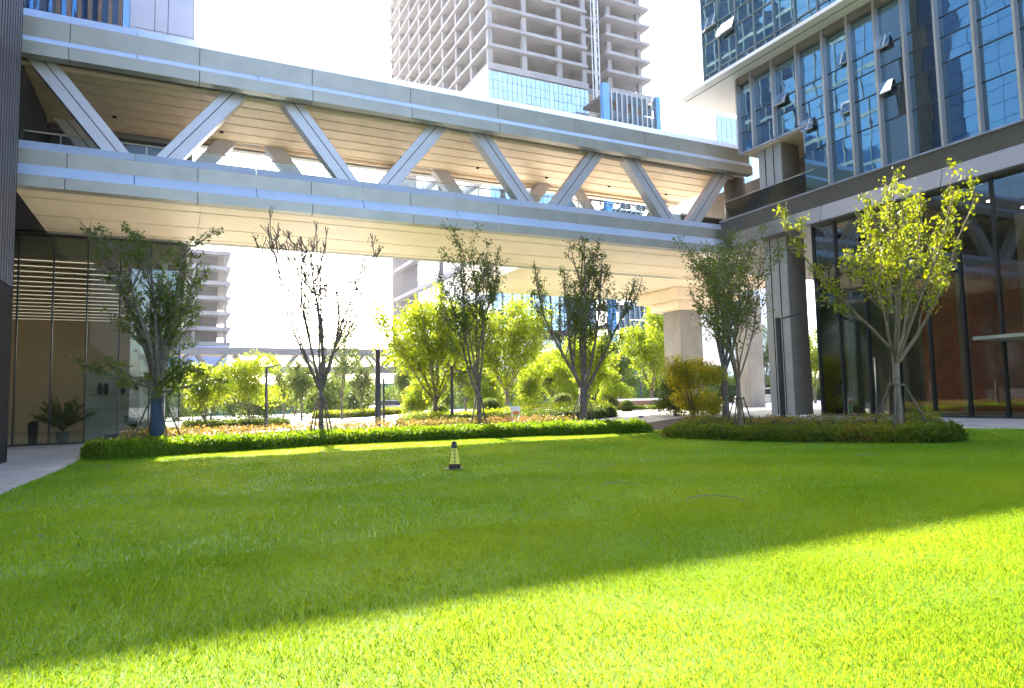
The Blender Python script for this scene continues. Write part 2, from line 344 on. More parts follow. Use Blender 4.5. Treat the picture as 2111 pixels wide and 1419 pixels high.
# ---------------------------------------------------------------- skybridge
def skybridge(label, D, YF, x0, x1, node0, period, n_top, detail=True, name='skybridge', skin='aluminium', trim='ledge_sky_tint', brace='truss_paint'):
    root = thing(name, ((x0+x1)/2, (D+YF)/2, 9.5), label, 'skybridge')
    if detail: root['group'] = 'skybridges between the office blocks'
    else: root['group'] = 'skybridges between the office blocks'
    def beam(prof_segs, sgn, nm, ybase):
        mb = MB(); lg = MB()
        L = 4.38
        for si, seg in enumerate(prof_segs):            # each strip of cladding is cut into panels with open joints
            off = 0 if si % 2 == 0 else L/2
            a = x0+ (off if off else 0)
            cuts = [x0]+[c for c in np.arange(x0+0.9+off, x1, L)]+[x1]
            for c0, c1 in zip(cuts[:-1], cuts[1:]):
                if c1-c0 < 0.1: continue
                g = 0.014
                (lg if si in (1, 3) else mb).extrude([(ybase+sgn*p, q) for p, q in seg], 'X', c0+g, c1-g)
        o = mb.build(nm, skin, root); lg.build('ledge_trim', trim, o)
        return o
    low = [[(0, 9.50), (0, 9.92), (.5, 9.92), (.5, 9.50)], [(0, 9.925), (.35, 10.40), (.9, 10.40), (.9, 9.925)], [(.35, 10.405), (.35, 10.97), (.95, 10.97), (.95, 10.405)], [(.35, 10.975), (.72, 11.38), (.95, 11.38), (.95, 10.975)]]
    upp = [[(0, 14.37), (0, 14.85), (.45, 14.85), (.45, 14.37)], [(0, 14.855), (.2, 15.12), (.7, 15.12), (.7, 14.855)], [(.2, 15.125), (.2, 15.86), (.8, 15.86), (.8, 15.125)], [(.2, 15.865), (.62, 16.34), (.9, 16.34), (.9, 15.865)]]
    for nm, prof, in (('lower_beam', low), ('upper_beam', upp)):
        beam(prof, 1, nm, D); beam(prof, -1, nm, YF)
    # dark backing seen through the open joints
    MB().box(x0, x1, D+.03, D+.48, 9.53, 9.90).box(x0, x1, D+.39, D+.9, 9.91, 10.92).box(x0, x1, D+.03, D+.43, 14.42, 14.84).box(x0, x1, D+.24, D+.68, 14.9, 15.80).build('beam_core', 'joint_black', root)
    # soffit of the lower deck: long panels with shadow gaps
    sp = MB(); ed = [D+.5, D+1.56, D+4.3, D+6.6, YF-.5]; nx = max(2, int((x1-x0)/4.38))
    xc = np.linspace(x0, x1, nx+1)
    for a, b in zip(ed[:-1], ed[1:]):
        for p, q in zip(xc[:-1], xc[1:]): sp.box(p+.006, q-.006, a+.055, b-.055, 9.505, 9.66)
    sp.build('soffit', 'soffit_panel', root)
    MB().box(x0, x1, D+.5, YF-.5, 9.95, 10.9).build('deck_core', 'joint_black', root)
    MB().box(x0, x1, D+.96, YF-.96, 10.92, 11.02).build('floor', 'concrete', root)
    # upper ceiling boards
    cp = MB(); e = np.arange(D+1.0, YF-.9, 1.05)
    for a in e:
        for p, q in zip(xc[:-1], xc[1:]): cp.box(p+.004, q-.004, a+.045, min(a+1.05, YF-.7)-.045, 14.46, 14.52)
    cp.build('ceiling', 'ceiling_plank', root)
    MB().box(x0, x1, D+.82, YF-.82, 14.95, 15.6).build('ceiling_void', 'joint_black', root)
    MB().box(x0, x1, D+.92, YF-.92, 15.7, 16.1).build('roof', 'aluminium_neutral', root)
    for y in (D+.98, YF-.98):
        MB().tube([(x0, y, 14.42), (x1, y, 14.42)], 0.13, 10).build('gutter', 'ceiling_plank', root, smooth=True)
    # trusses
    for yt in (D+1.0, YF-1.0):
        for k in range(n_top):
            xt = node0+period*k; xb0, xb1 = xt-period/2, xt+period/2
            for xa, xb in ((xb0, xt), (xb1, xt)):
                s = 1 if xb > xa else -1
                a = Vector((xa+s*.62, yt, 11.0)); b = Vector((xb-s*.72, yt, 14.95))
                if min(a.x, b.x) < x0-.5 or max(a.x, b.x) > x1+.8: continue
                d = (b-a).normalized()
                br = MB(); br.beam(a, b, .74, .56)
                n = Vector((0, -1, 0)) if yt < (D+YF)/2 else Vector((0, 1, 0))
                o = br.build('diagonal_brace', brace, root, bevel=.015)
                side = d.cross(Vector((0, 1, 0))); off = side*(0.06*s)
                MB().beam(a+off+n*.283, b+off+n*.283, .035, .012).build('shadow_gap', 'joint_black', o)
            MB().box(xt-.5, xt+.5, yt-.2, yt+.2, 14.40, 14.75).build('gusset', 'truss_paint', root)
    if detail:
        for y in (D+1.75, YF-1.75):
            MB().box(x0, x1, y-.008, y+.008, 11.08, 12.05).build('glass_rail', 'glass_rail', root)
            MB().tube([(x0, y, 12.1), (x1, y, 12.1)], .03, 6).build('handrail', 'aluminium', root)
            ps = MB()
            for x in np.arange(x0+.5, x1, 1.46): ps.box(x-.02, x+.02, y+.02, y+.05, 11.02, 12.08)
            ps.build('rail_posts', 'aluminium', root)['kind'] = 'stuff'
        for x in np.arange(x0+2, x1, 4.38): MB().tube([(x, (D+YF)/2+1.4, 14.40), (x, (D+YF)/2+1.4, 14.46)], .09, 10).build('spotlight', 'joint_black', root)
    return root
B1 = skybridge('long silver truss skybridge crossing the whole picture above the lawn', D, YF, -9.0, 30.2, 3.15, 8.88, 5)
# node at the left end: the diagonal that rises behind the ribbed wall is included by n_top from node0-period
for yt in (D+1.0, YF-1.0):
    xt = 3.15-8.88; a = Vector((xt+8.88/2-.62, yt, 11.0)); b = Vector((xt+.72, yt, 14.95))
    o = MB().beam(a, b, .74, .56).build('diagonal_brace', 'truss_paint', B1, bevel=.015)
    MB().beam(a+Vector((.05, -.283, .0)), b+Vector((.05, -.283, 0)), .035, .012).build('shadow_gap', 'joint_black', o)
MB().tube([(30.0, D+1.3, 11.0), (30.0, D+1.3, 14.4)], .62, 20).build('end_column', 'stone_brown', B1, smooth=True)
MB().box(18.7, 40, YF+.01, 46, 9.52, 11.2).build('landing', 'soffit_panel', B1)
pc = pt(1412, 700, Y=41)
MB().box(pc[0]-1.05, pc[0]+1.05, 40.2, 42.2, 0.0, 8.0).build('pier', 'concrete', B1, bevel=.05)
MB().box(pc[0]-1.6, pc[0]+2.4, 39.6, 43.0, 8.0, 8.7).box(pc[0]-2.4, pc[0]+4.0, 39.0, 43.8, 8.7, 9.5).build('pier_cap', 'soffit_panel', B1, bevel=.04)
MB().box(pc[0]+6.0, pc[0]+7.6, 40.5, 42.0, 0.2, 9.5).build('pier', 'concrete', B1, bevel=.05)
B2 = skybridge('distant twin skybridge with white trusses beyond the trees, far behind the big bridge', 188, 195.7, -6, 62, 3.6, 8.88, 7, detail=False, skin='far_aluminium_darkened', trim='far_aluminium_darkened', brace='far_aluminium_darkened')
for x in (8, 40): MB().box(x-1.2, x+1.2, 190.5, 193, 0, 9.5).build('pier', 'concrete', B2)

# ---------------------------------------------------------------- right-hand office building
OB = thing('office_building', (38, 12, 0.5), 'blue glass office block with silver fins overhanging the right side of the lawn', 'building')
MB().extrude([(27.05, 11.10), (27.22, 10.33), (28, 10.33), (28, 11.10)], 'Y', -12, 28.3).build('fascia', 'fascia_dark', OB)
fl = MB()
for a in np.arange(-12.2, 27.4, 5.66): fl.extrude([(27.14, 10.325), (26.93, 9.56), (28, 9.56), (28, 10.325)], 'Y', a+.012, min(a+5.66, 27.4)-.012)
fl.build('fascia', 'fascia_light', OB)['label'] = 'lighter lower band of the fascia'
MB().box(26.99, 27.03, -12, 28.3, 11.08, 11.16).build('fascia_trim', 'fin', OB)
MB().box(28, 52, -12, 34, 9.62, 11.05).build('terrace_slab', 'stone_brown', OB)
MB().box(26.96, 28, -12, 27.4, 9.50, 9.555).build('lobby_soffit', 'fascia_dark', OB)
# lobby
LX = 27.42
MB().box(LX-.004, LX+.008, -12, 22.55, 0.52, 9.46).build('lobby_glass', 'glass_lobby', OB)
MB().box(LX, 40, 22.53, 22.55, 0.52, 9.46).build('side_glass', 'glass_lobby', OB)
for y in (22.55, 21.35, 19.98, 18.62, 17.23, 15.86, 14.53, 13.15, 11.8, 10.4, 9.05, 7.7, 6.3, 4.95, 3.6):
    MB().box(LX-.10, LX+.14, y-.035, y+.035, 0.5, 9.5).build('mullion', 'mullion', OB)
MB().box(LX-.05, LX+.1, -12, 22.6, 0.40, 0.54).box(LX-.05, LX+.1, 15.9, 22.5, 6.15, 6.25).build('transom', 'mullion', OB)
MB().box(LX+.2, 44, -12, 34, 0.36, 0.47).build('lobby_floor', 'floor_stone', OB)
MB().box(34.2, 34.5, -12, 22.4, 0.5, 7.4).build('back_wall', 'wood_wall', OB)
MB().box(34.2, 34.5, -12, 22.4, 7.41, 9.3).build('wall_head', 'fascia_dark', OB)
MB().box(29.4, 29.6, 19.0, 22.4, 0.5, 6.2).build('inner_wall', 'plaster_olive', OB)['label'] = 'olive inner wall'
MB().box(LX+.2, 36, -12, 22.4, 9.30, 9.40).build('lobby_ceiling', 'fascia_dark', OB)
for (x, y) in ((30, 16), (30, 14), (30, 12), (32.5, 16), (32.5, 13), (29.4, 10)):
    MB().tube([(x, y, 9.27), (x, y, 9.29)], .11, 12).build('downlight', 'downlight', OB)
MB().box(29.2, 29.27, 9, 13.2, 8.62, 8.68).build('tube_light', 'downlight', OB)
MB().extrude([(25.3, 3.30), (25.3, 3.42), (28.0, 3.56), (28.0, 3.30)], 'Y', 6.0, 14.4).build('canopy', 'aluminium', OB)
MB().box(LX-.05, LX+.2, 12.9, 13.1, .5, 5.6).box(LX-.05, LX+.2, 10.3, 13.1, 5.45, 5.6).build('entrance_frame', 'mullion', OB)
for y in (16.6, 19.4): MB().box(33.4, 33.9, y, y+.25, 0.5, 9.3).build('inner_column', 'plaster', OB)
# terrace level (open corner) and its column
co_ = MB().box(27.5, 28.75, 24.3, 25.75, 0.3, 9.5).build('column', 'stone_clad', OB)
MB().box(27.56, 28.80, 24.27, 24.297, 0.3, 9.5).build('column_shade_face', 'stone_brown', OB)  # dark tone puts the shade of this side into the column's colour
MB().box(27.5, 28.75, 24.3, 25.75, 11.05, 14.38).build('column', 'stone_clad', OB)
MB().box(27.56, 28.80, 24.27, 24.297, 11.1, 14.36).build('column_shade_face', 'stone_brown', OB)
cg = MB()
for z0, z1 in ((.5, 9.5), (11.1, 14.36)):
    for y in (24.75, 25.3): cg.box(27.484, 27.498, y-.025, y+.025, z0, z1)
cg.build('column_groove', 'joint_black', OB)
MB().box(30.5, 31.5, 21.95, 26.3, 11.05, 14.36).build('terrace_wall', 'stone_brown', OB)
MB().box(27.2, 27.216, 22.1, 28.0, 11.2, 12.15).build('glass_balustrade', 'glass_rail', OB)
MB().tube([(27.21, 22.1, 12.2), (27.21, 28.0, 12.2)], .03, 6).build('handrail', 'aluminium_neutral', OB)
MB().box(27.25, 50, 21.95, 26.55, 14.38, 14.5).build('terrace_ceiling', 'soffit_panel', OB)
MB().box(27.02, 27.10, 21.9, 26.64, 14.36, 14.47).build('edge_trim', 'fin', OB)
MB().box(31, 52, -12, 34, 11.06, 14.38).build('inner_core', 'stone_brown', OB)
# middle block glazing: every pane is set a touch out of true, as real glazing is
def panes(name, m, X, ylist, zlist, skip=None, tilt=0.006):
    mb = MB()
    for y0, y1 in zip(ylist[:-1], ylist[1:]):
        for z0, z1 in zip(zlist[:-1], zlist[1:]):
            if skip and skip((y0+y1)/2, (z0+z1)/2): continue
            a, b = random.gauss(0, tilt), random.gauss(0, tilt); g = .015; ym, zm = (y0+y1)/2, (z0+z1)/2
            P = [(y0+g, z0+g), (y1-g, z0+g), (y1-g, z1-g), (y0+g, z1-g)]
            P = [(X+(y-ym)*a+(z-zm)*b, y, z) for y, z in P]
            mb.quad(P[0], P[3], P[2], P[1])
    return mb.build(name, m, OB)
fy = [26.55, 25.52, 24.12, 22.60, 21.09, 19.77, 18.44, 17.20, 15.89, 14.49, 13.08]; fy += list(np.arange(11.7, -12, -1.38)); fy = sorted(fy)
half = sorted(fy+[(a+b)/2 for a, b in zip(fy[:-1], fy[1:])])
zm = [11.12, 13.1, 14.5, 15.55, 16.4, 18.55]
skipm = lambda y, z: y > 21.95 and z < 14.45
panes('glazing', 'glass_office', 27.19, fy, zm, skipm, .004)
MB().box(27.24, 50, -12, 21.93, 11.06, 18.58).box(27.24, 50, 21.93, 26.56, 14.51, 18.58).build('block_core', 'joint_black', OB)
for y in fy:
    z0 = 11.12 if y < 22 else 14.48
    f_ = MB().box(26.93, 27.20, y-.042, y+.042, z0, 18.55).build('fin', 'fin', OB)
    MB().box(26.912, 26.929, y-.046, y+.046, z0, 18.55).build('fin_cap', 'aluminium', f_)
tr = MB()
for z in zm[1:-1]:
    if z > 14.4: tr.box(27.15, 27.185, -12, 26.55, z-.016, z+.016)
    else: tr.box(27.15, 27.185, -12, 21.95, z-.016, z+.016)
for a, b in zip(fy[:-1], fy[1:]):
    y = (a+b)/2
tr.build('transom', 'mullion', OB)
MB().box(27.0, 27.22, -12, 26.62, 18.2, 18.58).build('head_panel', 'stone_brown', OB)
MB().box(27.0, 27.24, 26.56, 26.62, 14.4, 18.55).build('corner_post', 'fin', OB)
# upper block
MB().extrude([(25.9, 18.62), (26.1, 18.60), (52, 18.60), (52, 18.95), (25.9, 18.80)], 'Y', -12, 30.15).build('overhang_soffit', 'white_panel', OB)
MB().box(26.38, 26.42, -12, 29.9, 18.585, 18.603).build('soffit_groove', 'joint_black', OB)
uy = [28.25]+list(np.arange(27.0, -12, -1.26)); uy = sorted(uy)
zu = [18.95, 19.35, 21.05, 21.9, 23.3, 25.0, 26.2, 27.6, 29.3, 31, 33, 35, 37, 40]
panes('upper_glazing', 'glass_upper', 26.36, uy, zu, tilt=0.006)
MB().box(26.42, 52, -12, 28.2, 18.96, 40).build('upper_core', 'joint_black', OB)
for y in uy: MB().box(26.28, 26.37, y-.035, y+.035, 18.9, 40).build('upper_mullion', 'upper_frame', OB)
ut = MB()
for z in zu: ut.box(26.30, 26.352, -12, 28.25, z-.03, z+.03)
ut.build('upper_transom', 'upper_frame', OB)
# open awning windows (top hung, pushed out)
def awning(X, y0, y1, z0, z1, ang):
    dx, dz = math.sin(ang)*(z1-z0), math.cos(ang)*(z1-z0)
    w_ = MB(); w_.extrude([(X, z1), (X-dx, z1-dz), (X-dx+.05, z1-dz-.02), (X+.05, z1-.01)], 'Y', y0, y1)
    o = w_.build('open_window', 'glass_open', OB)
    MB().beam((X-dx-.012, y0, z1-dz), (X-dx-.012, y1, z1-dz), .05, .05, (0, 0, 1)).build('sash', 'aluminium_neutral', o)
def unear(lst, y): i = min(range(len(lst)-1), key=lambda k: abs((lst[k]+lst[k+1])/2-y)); return lst[i]+.05, lst[i+1]-.05
for px, py, an in ((1492, 62, 20), (1455, 52, 9)):
    p = pt(px, py, X=26.3); a, b = unear(uy, p[1]); awning(26.28, a, b, p[2]-.34, p[2]+.34, R(an))
for px, py, an in ((1600, 210, 15), (1738, 225, 12), (1735, 122, 10), (1835, 178, 20), (1825, 85, 12), (1672, 255, 14)):
    p = pt(px, py, X=27.1); a, b = unear(half, p[1]); awning(27.12, a, b, p[2]-.28, p[2]+.30, R(an))

# ---------------------------------------------------------------- left-hand building
LB = thing('office_building', (-10, 45, 0), 'dark left block with ribbed wall, tall lobby glass and upper floors over the bridge', 'building')
wx = -4.68; rb = MB()
rb.box(-30, wx, -14, 25.75, 0, 34)
for y in np.arange(-13.9, 25.6, 0.34): rb.box(wx, wx+.07, y, y+.17, 5.4, 34)
rb.build('ribbed_wall', 'ribbed_metal', LB)
MB().box(wx, wx+.075, -14, 25.74, 0, 5.38).box(wx-.3, wx+.075, 25.752, 25.80, 0, 34).build('plinth', 'plinth_dark', LB)
MB().box(-30, -5.3, 25.81, YF-.02, 9.5, 62).build('rear_wall', 'plinth_dark', LB)
GX = 0.15
MB().box(-20, GX, YF, YF+.012, 0.05, 9.46).build('lobby_glass', 'glass_lobby_left', LB)
MB().box(GX-.012, GX, YF, 60, 0.05, 9.46).build('side_glass', 'glass_lobby_left', LB)
for x in (-6.34, -5.03, -3.71, -2.40, -1.13, GX):
    MB().box(x-.028, x+.028, YF-.05, YF+.13, 0, 9.5).build('mullion', 'mullion', LB)
MB().box(-20, GX, YF-.04, YF+.1, 0, .07).box(-20, GX, YF-.04, YF+.1, 9.44, 9.5).build('transom', 'mullion', LB)
MB().box(-20, GX, YF+.2, 58, -.02, .03).build('lobby_floor', 'floor_stone', LB)
MB().box(-20, GX-.05, YF+.2, YF+1.0, 8.6, 9.4).build('ceiling_bulkhead', 'plaster_olive', LB)
ws = MB(); ysl = np.arange(YF+1.1, 58, .62)
for i, y in enumerate(ysl): z = 8.9-(y-YF)*.055; ws.box(-20, -1.35, y, y+.44, z, z+.1)
ws.build('ceiling_slats', 'wood_slat', LB)
for y in ysl[1::2]:
    z = 8.9-(y-YF)*.055; x0 = -20; MB().box(-12, -2.2+random.uniform(-1.6, .6), y-.1, y-.075, z+.02, z+.05).build('strip_light', 'strip_glow', LB)
MB().box(-20, -1.3, YF+.3, 58, 9.2, 9.3).build('ceiling', 'plaster_olive', LB)
MB().box(-20, -1.2, 57, 57.3, 0, 9.2).build('back_wall', 'plaster', LB)
MB().box(-12, -11.6, YF+.5, 57, 0, 9.2).build('side_wall', 'plaster', LB)
MB().box(-4.6, -1.5, 46.0, 46.6, 0, 3.7).build('reception_wall', 'grey_wall', LB)
MB().box(-4.4, -1.7, 45.7, 45.99, 2.3, 2.36).box(-4.4, -1.7, 45.7, 45.99, 1.5, 1.54).build('shelf', 'plaster_olive', LB)
for x in (-3.9, -3.6, -2.75, -2.1): MB().tube([(x, 45.8, 2.36), (x, 45.8, 2.6), (x, 45.8, 2.85), (x, 45.8, 3.0)], (.10, .14, .12, .07), 10).build('vase', 'joint_black', LB, smooth=True)
MB().box(-1.75, -1.05, 42.2, 43.0, 0, 9.2).build('inner_column', 'white_panel', LB)
MB().box(-.75, -.45, YF+1.2, YF+1.5, 0, 9.2).build('inner_column', 'white_panel', LB)
bn = thing('bench', (-2.4, YF+1.5, 0.03), 'low dark grey bench inside the left lobby near the hedge end', 'bench')
MB().box(-3.1, -1.9, YF+1.3, YF+1.8, .33, .45).build('seat', 'grey_wall', bn, bevel=.02); MB().box(-3.0, -2.0, YF+1.36, YF+1.74, .03, .329).build('base', 'pot', bn)
# storeys above the bridge
UX = 0.5
MB().box(-30, UX-.1, YF+.35, 78, 16.6, 62).box(-30, UX-.1, YF+.02, 78, 9.52, 16.55).build('block_core', 'joint_black', LB)
lv = MB()
for x in np.arange(-12, -2.35, .42): lv.box(x, x+.16, YF+.02, YF+.34, 16.4, 62)
lv.build('louvres', 'louvre_brown', LB)
MB().box(-12, -2.3, YF+.30, YF+.345, 16.4, 62).build('louvre_glass', 'glass_left_tower', LB)
lp = MB()
for x0, x1 in ((-2.28, -1.2), (-1.2, -.62), (-.62, UX)):
    for z in np.arange(16.4, 62, 3.6): lp.box(x0+.015, x1-.015, YF+.02, YF+.34, z+.015, z+3.585)
lp.build('end_panels', 'lavender_panel', LB)
sg = MB(); rg = MB()
for y in np.arange(YF+.4, 77, 1.4):
    for z in np.arange(9.6, 62, 1.35):
        a, b = random.gauss(0, .008), random.gauss(0, .008); P = [(y, z), (y+1.36, z), (y+1.36, z+1.31), (y, z+1.31)]
        sg.quad(*[(UX+(q[0]-y-.7)*a+(q[1]-z-.65)*b, q[0], q[1]) for q in P])
sg.build('side_glazing', 'glass_left_tower', LB)
for y in np.arange(25.9, YF-.2, 1.5):
    for z in np.arange(16.6, 62, 1.35):
        a, b = random.gauss(0, .008), random.gauss(0, .008); P = [(y, z), (y+1.46, z), (y+1.46, z+1.31), (y, z+1.31)]
        P = [(q0, q1) for q0, q1 in P]; rg.quad(*[(-5.27+(q[0]-y-.7)*a+(q[1]-z-.65)*b, q[0], q[1]) for q in P])
rg.build('rear_glazing', 'glass_left_tower', LB)
sm = MB()
for y in np.arange(YF+.38, 78, 1.4): sm.box(UX-.05, UX+.10, y-.04, y+.04, 9.6, 62)
for z in np.arange(9.6, 62, 4.05): sm.box(UX-.05, UX+.07, YF+.36, 78, z-.14, z+.14)
sm.build('side_mullions', 'aluminium_neutral', LB)

def potted(loc, h, label, n=70):
    t = thing('potted_plant', loc, label, 'plant'); x, y, z = loc
    MB().tube([(x, y, z), (x, y, z+.25), (x, y, z+.5)], (.22, .27, .3), 14).build('pot', 'pot', t, smooth=True)
    st = MB(); c = []; ax = []
    for k in range(n):
        a, b = random.uniform(0, 6.28), random.uniform(.15, 1.2); L = h*random.uniform(.6, 1); d = Vector((math.cos(a)*b, math.sin(a)*b, 1)).normalized()
        p0 = Vector((x, y, z+.5)); pts = [p0, p0+d*L*.5, p0+d*L*.9+Vector((0, 0, -.18*b*L))]; st.tube(pts, .008, 3, False)
        for q in range(14):
            tt = random.uniform(.35, 1); c.append(p0+d*L*tt+Vector((0, 0, -.18*b*L*tt*tt))); ax.append(tuple(d+Vector((0, 0, -.8))))
    st.build('stems', 'bark', t); leaves('foliage', np.array([tuple(q) for q in c]), .26, 'leaf_dark', t, .25, axis=np.array(ax))
potted((-4.7, YF+1.6, 0.03), 1.9, 'bushy potted palm standing inside the left lobby window')
potted((-1.75, YF+2.4, 0.03), 1.0, 'small potted plant inside the left lobby near the pale column', 36)
lb_ = thing('litter_bin', (-5.75, YF+.9, .03), 'black slim bin with domed lid inside the lobby beside the ribbed wall', 'bin')
MB().tube([(-5.75, YF+.9, .03), (-5.75, YF+.9, .8), (-5.75, YF+.9, .82)], (.18, .2, .2), 14).build('body', 'cone_black', lb_, smooth=True)
MB().tube([(-5.75, YF+.9, .82), (-5.75, YF+.9, 1.0), (-5.75, YF+.9, 1.06)], (.22, .18, .06), 14).build('lid', 'cone_black', lb_, smooth=True)

# ---------------------------------------------------------------- unfinished tower and other far buildings
TX0, TY0, TX1, TY1 = 62.2, 135.0, 107.0, 214.0
TW = thing('unfinished_tower', ((TX0+TX1)/2, (TY0+TY1)/2, 0), 'unfinished concrete tower of bare floor slabs above pale glass, centre background', 'tower')
z = 77.6; k = 0
while z < 190:
    s = MB(); t = .75 if k else 1.5
    s.box(TX0, 89, TY0, TY1, z-t, z).box(89, 93.5, TY0+2.2, TY1, z-t, z).box(93.5, TX1, TY0-1.5, TY1, z-t-.6, z-.6)
    s.build('floor_slab', 'concrete_tower', TW); z += 4.66; k += 1
for y in np.arange(TY0+1, TY1, 9.6): MB().box(TX0+.5, TX0+1.6, y, y+1.1, 77.6, 190).build('column', 'concrete_tower', TW)
for x in (71.5, 81, 88, 95.5, 104.8): MB().box(x, x+1.2, TY0+1.0, TY0+2.1, 77.6, 190).build('column', 'concrete_tower', TW)
for x in (72, 84, 97):
    for y in (150, 166, 182, 198): MB().box(x, x+1.2, y, y+1.2, 77.6, 190).build('inner_column', 'concrete_tower', TW)
MB().box(71, 100, 146, 204, 77, 188).build('dark_core', 'core_dark', TW)  # core enlarged and darkened to put interior shade between the slabs
for k in range(16):
    zc = 77.6+4.66*random.randint(0, 14); y = random.choice(np.arange(TY0+1, TY1-10, 9.6)); MB().box(TX0+2.2, TX0+2.5, y+1.2, y+9.4, zc+.02, zc+random.uniform(1.2, 3.8)).build('infill_wall', 'core_dark' if k % 3 else 'concrete_tower', TW)
# clad lower storeys
MB().box(TX0+.4, 89, TY0+.4, TY1-.5, 0, 76.0).build('podium_core', 'core_dark', TW)
pg = MB(); nxp = 22; xe = np.linspace(TX0, 89, nxp+1)
for a, b in zip(xe[:-1], xe[1:]):
    for z0 in np.arange(17, 75.5, 2.1):
        if random.random() < .03: continue
        tx, tz = random.gauss(0, .02), random.gauss(0, .02)
        P = [(a+.06, z0+.05), (b-.06, z0+.05), (b-.06, z0+2.05), (a+.06, z0+2.05)]
        pg.quad(*[(x, TY0+.2+(x-(a+b)/2)*tx+(zz-z0-1)*tz, zz) for x, zz in P])
pg.build('curtain_wall', 'glass_pale', TW)
pm = MB()
for x in xe[::2]: pm.box(x-.13, x+.13, TY0-.1, TY0+.15, 15, 40)
for zz in (40, 44, 15): pm.box(TX0, 89, TY0-.3, TY0+.15, zz-.35, zz+.35)
pm.build('mullions', 'mullion', TW)
MB().box(TX0-.02, 90, TY0-.3, TY0+.3, 0, 14.6).build('base_storey', 'white_panel', TW)
lw = MB()
for y0, y1 in ((TY0+.3, 165), (169, 186)): lw.box(TX0-.1, TX0+.3, y0, y1, 14, 76)
lw.build('side_cladding', 'white_panel', TW)
for zz in (24, 33, 42, 51, 60): MB().box(TX0-1.6, TX0+.5, TY0+.3, 205, zz-.6, zz+.5).build('ledge', 'concrete_tower', TW)
MB().box(TX0-.2, TX0+.3, 187, 206, 12, 24).build('side_glazing', 'glass_pale', TW)
mst = MB()
for dx in (0, 1.2):
    for dy in (0, 1.2): mst.box(90.2+dx, 90.4+dx, TY0-1.2+dy, TY0-1.0+dy, 0, 190)
for zz in np.arange(2, 190, 2.4):
    mst.beam((90.3, TY0-1.1, zz), (91.5, TY0-1.1, zz+1.2), .12, .12).beam((91.5, TY0-1.1, zz+1.2), (90.3, TY0-1.1, zz+2.4), .12, .12)
mst.build('hoist_mast', 'mast_steel', TW)

BB = thing('glass_block', (90, 128, 0), 'narrow navy glass block with blue corner frames right of the unfinished tower', 'building')
bx0, bx1, by = 86.2, 102.5, 125.0
MB().box(bx0, bx0+1.7, by, by+1.2, 0, 73).box(bx1-1.3, bx1, by, by+1.2, 0, 72.4).build('corner_frame', 'blue_frame', BB)
nb = MB()
for a in np.arange(bx0+2.4, bx1-1.8, 1.42):
    for zz in np.arange(2, 69.5, 2.1):
        if zz > 20 and random.random() < .10: continue
        tx, tz = random.gauss(0, .02), random.gauss(0, .02)
        P = [(a, zz), (a+1.3, zz), (a+1.3, zz+2), (a, zz+2)]; nb.quad(*[(x, by+.3+(x-a)*tx+(q-zz)*tz, q) for x, q in P])
nb.build('curtain_wall', 'glass_navy', BB)
bmul = MB()
for a in np.arange(bx0+2.3, bx1-1.7, 1.42): bmul.box(a-.05, a+.05, by-.1, by+.28, 0, 71.5)
bmul.build('mullions', 'mast_steel', BB)
bfl = MB()
for zz in np.arange(4, 72, 4.4): bfl.box(bx0+.2, bx1-.2, by+1.2, by+9, zz, zz+.6)
for zz in np.arange(8, 66, 8.8): bfl.beam((bx0+3, by+2, zz), (bx1-2, by+2, zz+8.8), .5, .5)
bfl.build('floor_slabs', 'core_dark', BB)

LT = thing('unfinished_tower', (3, 210, 0), 'smaller unfinished concrete tower with hoist far behind the left trees', 'tower')
zz = 18.6; lt0, lt1 = -14, 13.2
while zz < 46:
    MB().box(lt0, lt1, 200, 224, zz-1.0, zz).build('floor_slab', 'concrete_tower', LT); zz += 4.17
for x in (3.6, 11.6): MB().box(x, x+.8, 202.4, 203.2, 14, 44).build('column', 'concrete_tower', LT)
MB().box(lt0, 10, 204, 222, 0, 44).build('dark_core', 'core_dark', LT)
MB().box(lt0, 12.6, 199.6, 200.4, 11, 17.4).build('hoarding', 'hoarding_blue', LT)
hm = MB()
for x in (13.5, 14.4): hm.box(x, x+.14, 199.6, 199.74, 0, 46)
for q in np.arange(1, 45, 1.2): hm.beam((13.55, 199.6, q), (14.45, 199.6, q+.6), .1, .1).beam((14.45, 199.6, q+.6), (13.55, 199.6, q+1.2), .1, .1)
hm.box(15.6, 15.8, 199.6, 199.8, 0, 46).box(12.4, 16.6, 198.6, 200.4, 29, 30)
hm.build('hoist_mast', 'mast_steel', LT)

PB = thing('glass_block', (160, 160, 0), 'pale blue glass tower end glimpsed left of the right office block', 'building')
p0, p1 = pt(1476, 232, Y=150), pt(1545, 240, Y=150); pb = MB()
for a in np.linspace(p0[0], p1[0], 8)[:-1]:
    wdt = (p1[0]-p0[0])/7
    for q in np.arange(50, p0[2]-1, 3.2):
        tx = random.gauss(0, .015); pb.quad(*[(x, 150+(x-a)*tx, v) for x, v in ((a+.1, q), (a+wdt-.1, q), (a+wdt-.1, q+3.1), (a+.1, q+3.1))])
pb.build('curtain_wall', 'glass_pale', PB); MB().box(p0[0]+.2, p1[0]+6, 150.3, 168, 0, p0[2]-.5).build('block_core', 'mast_steel', PB)

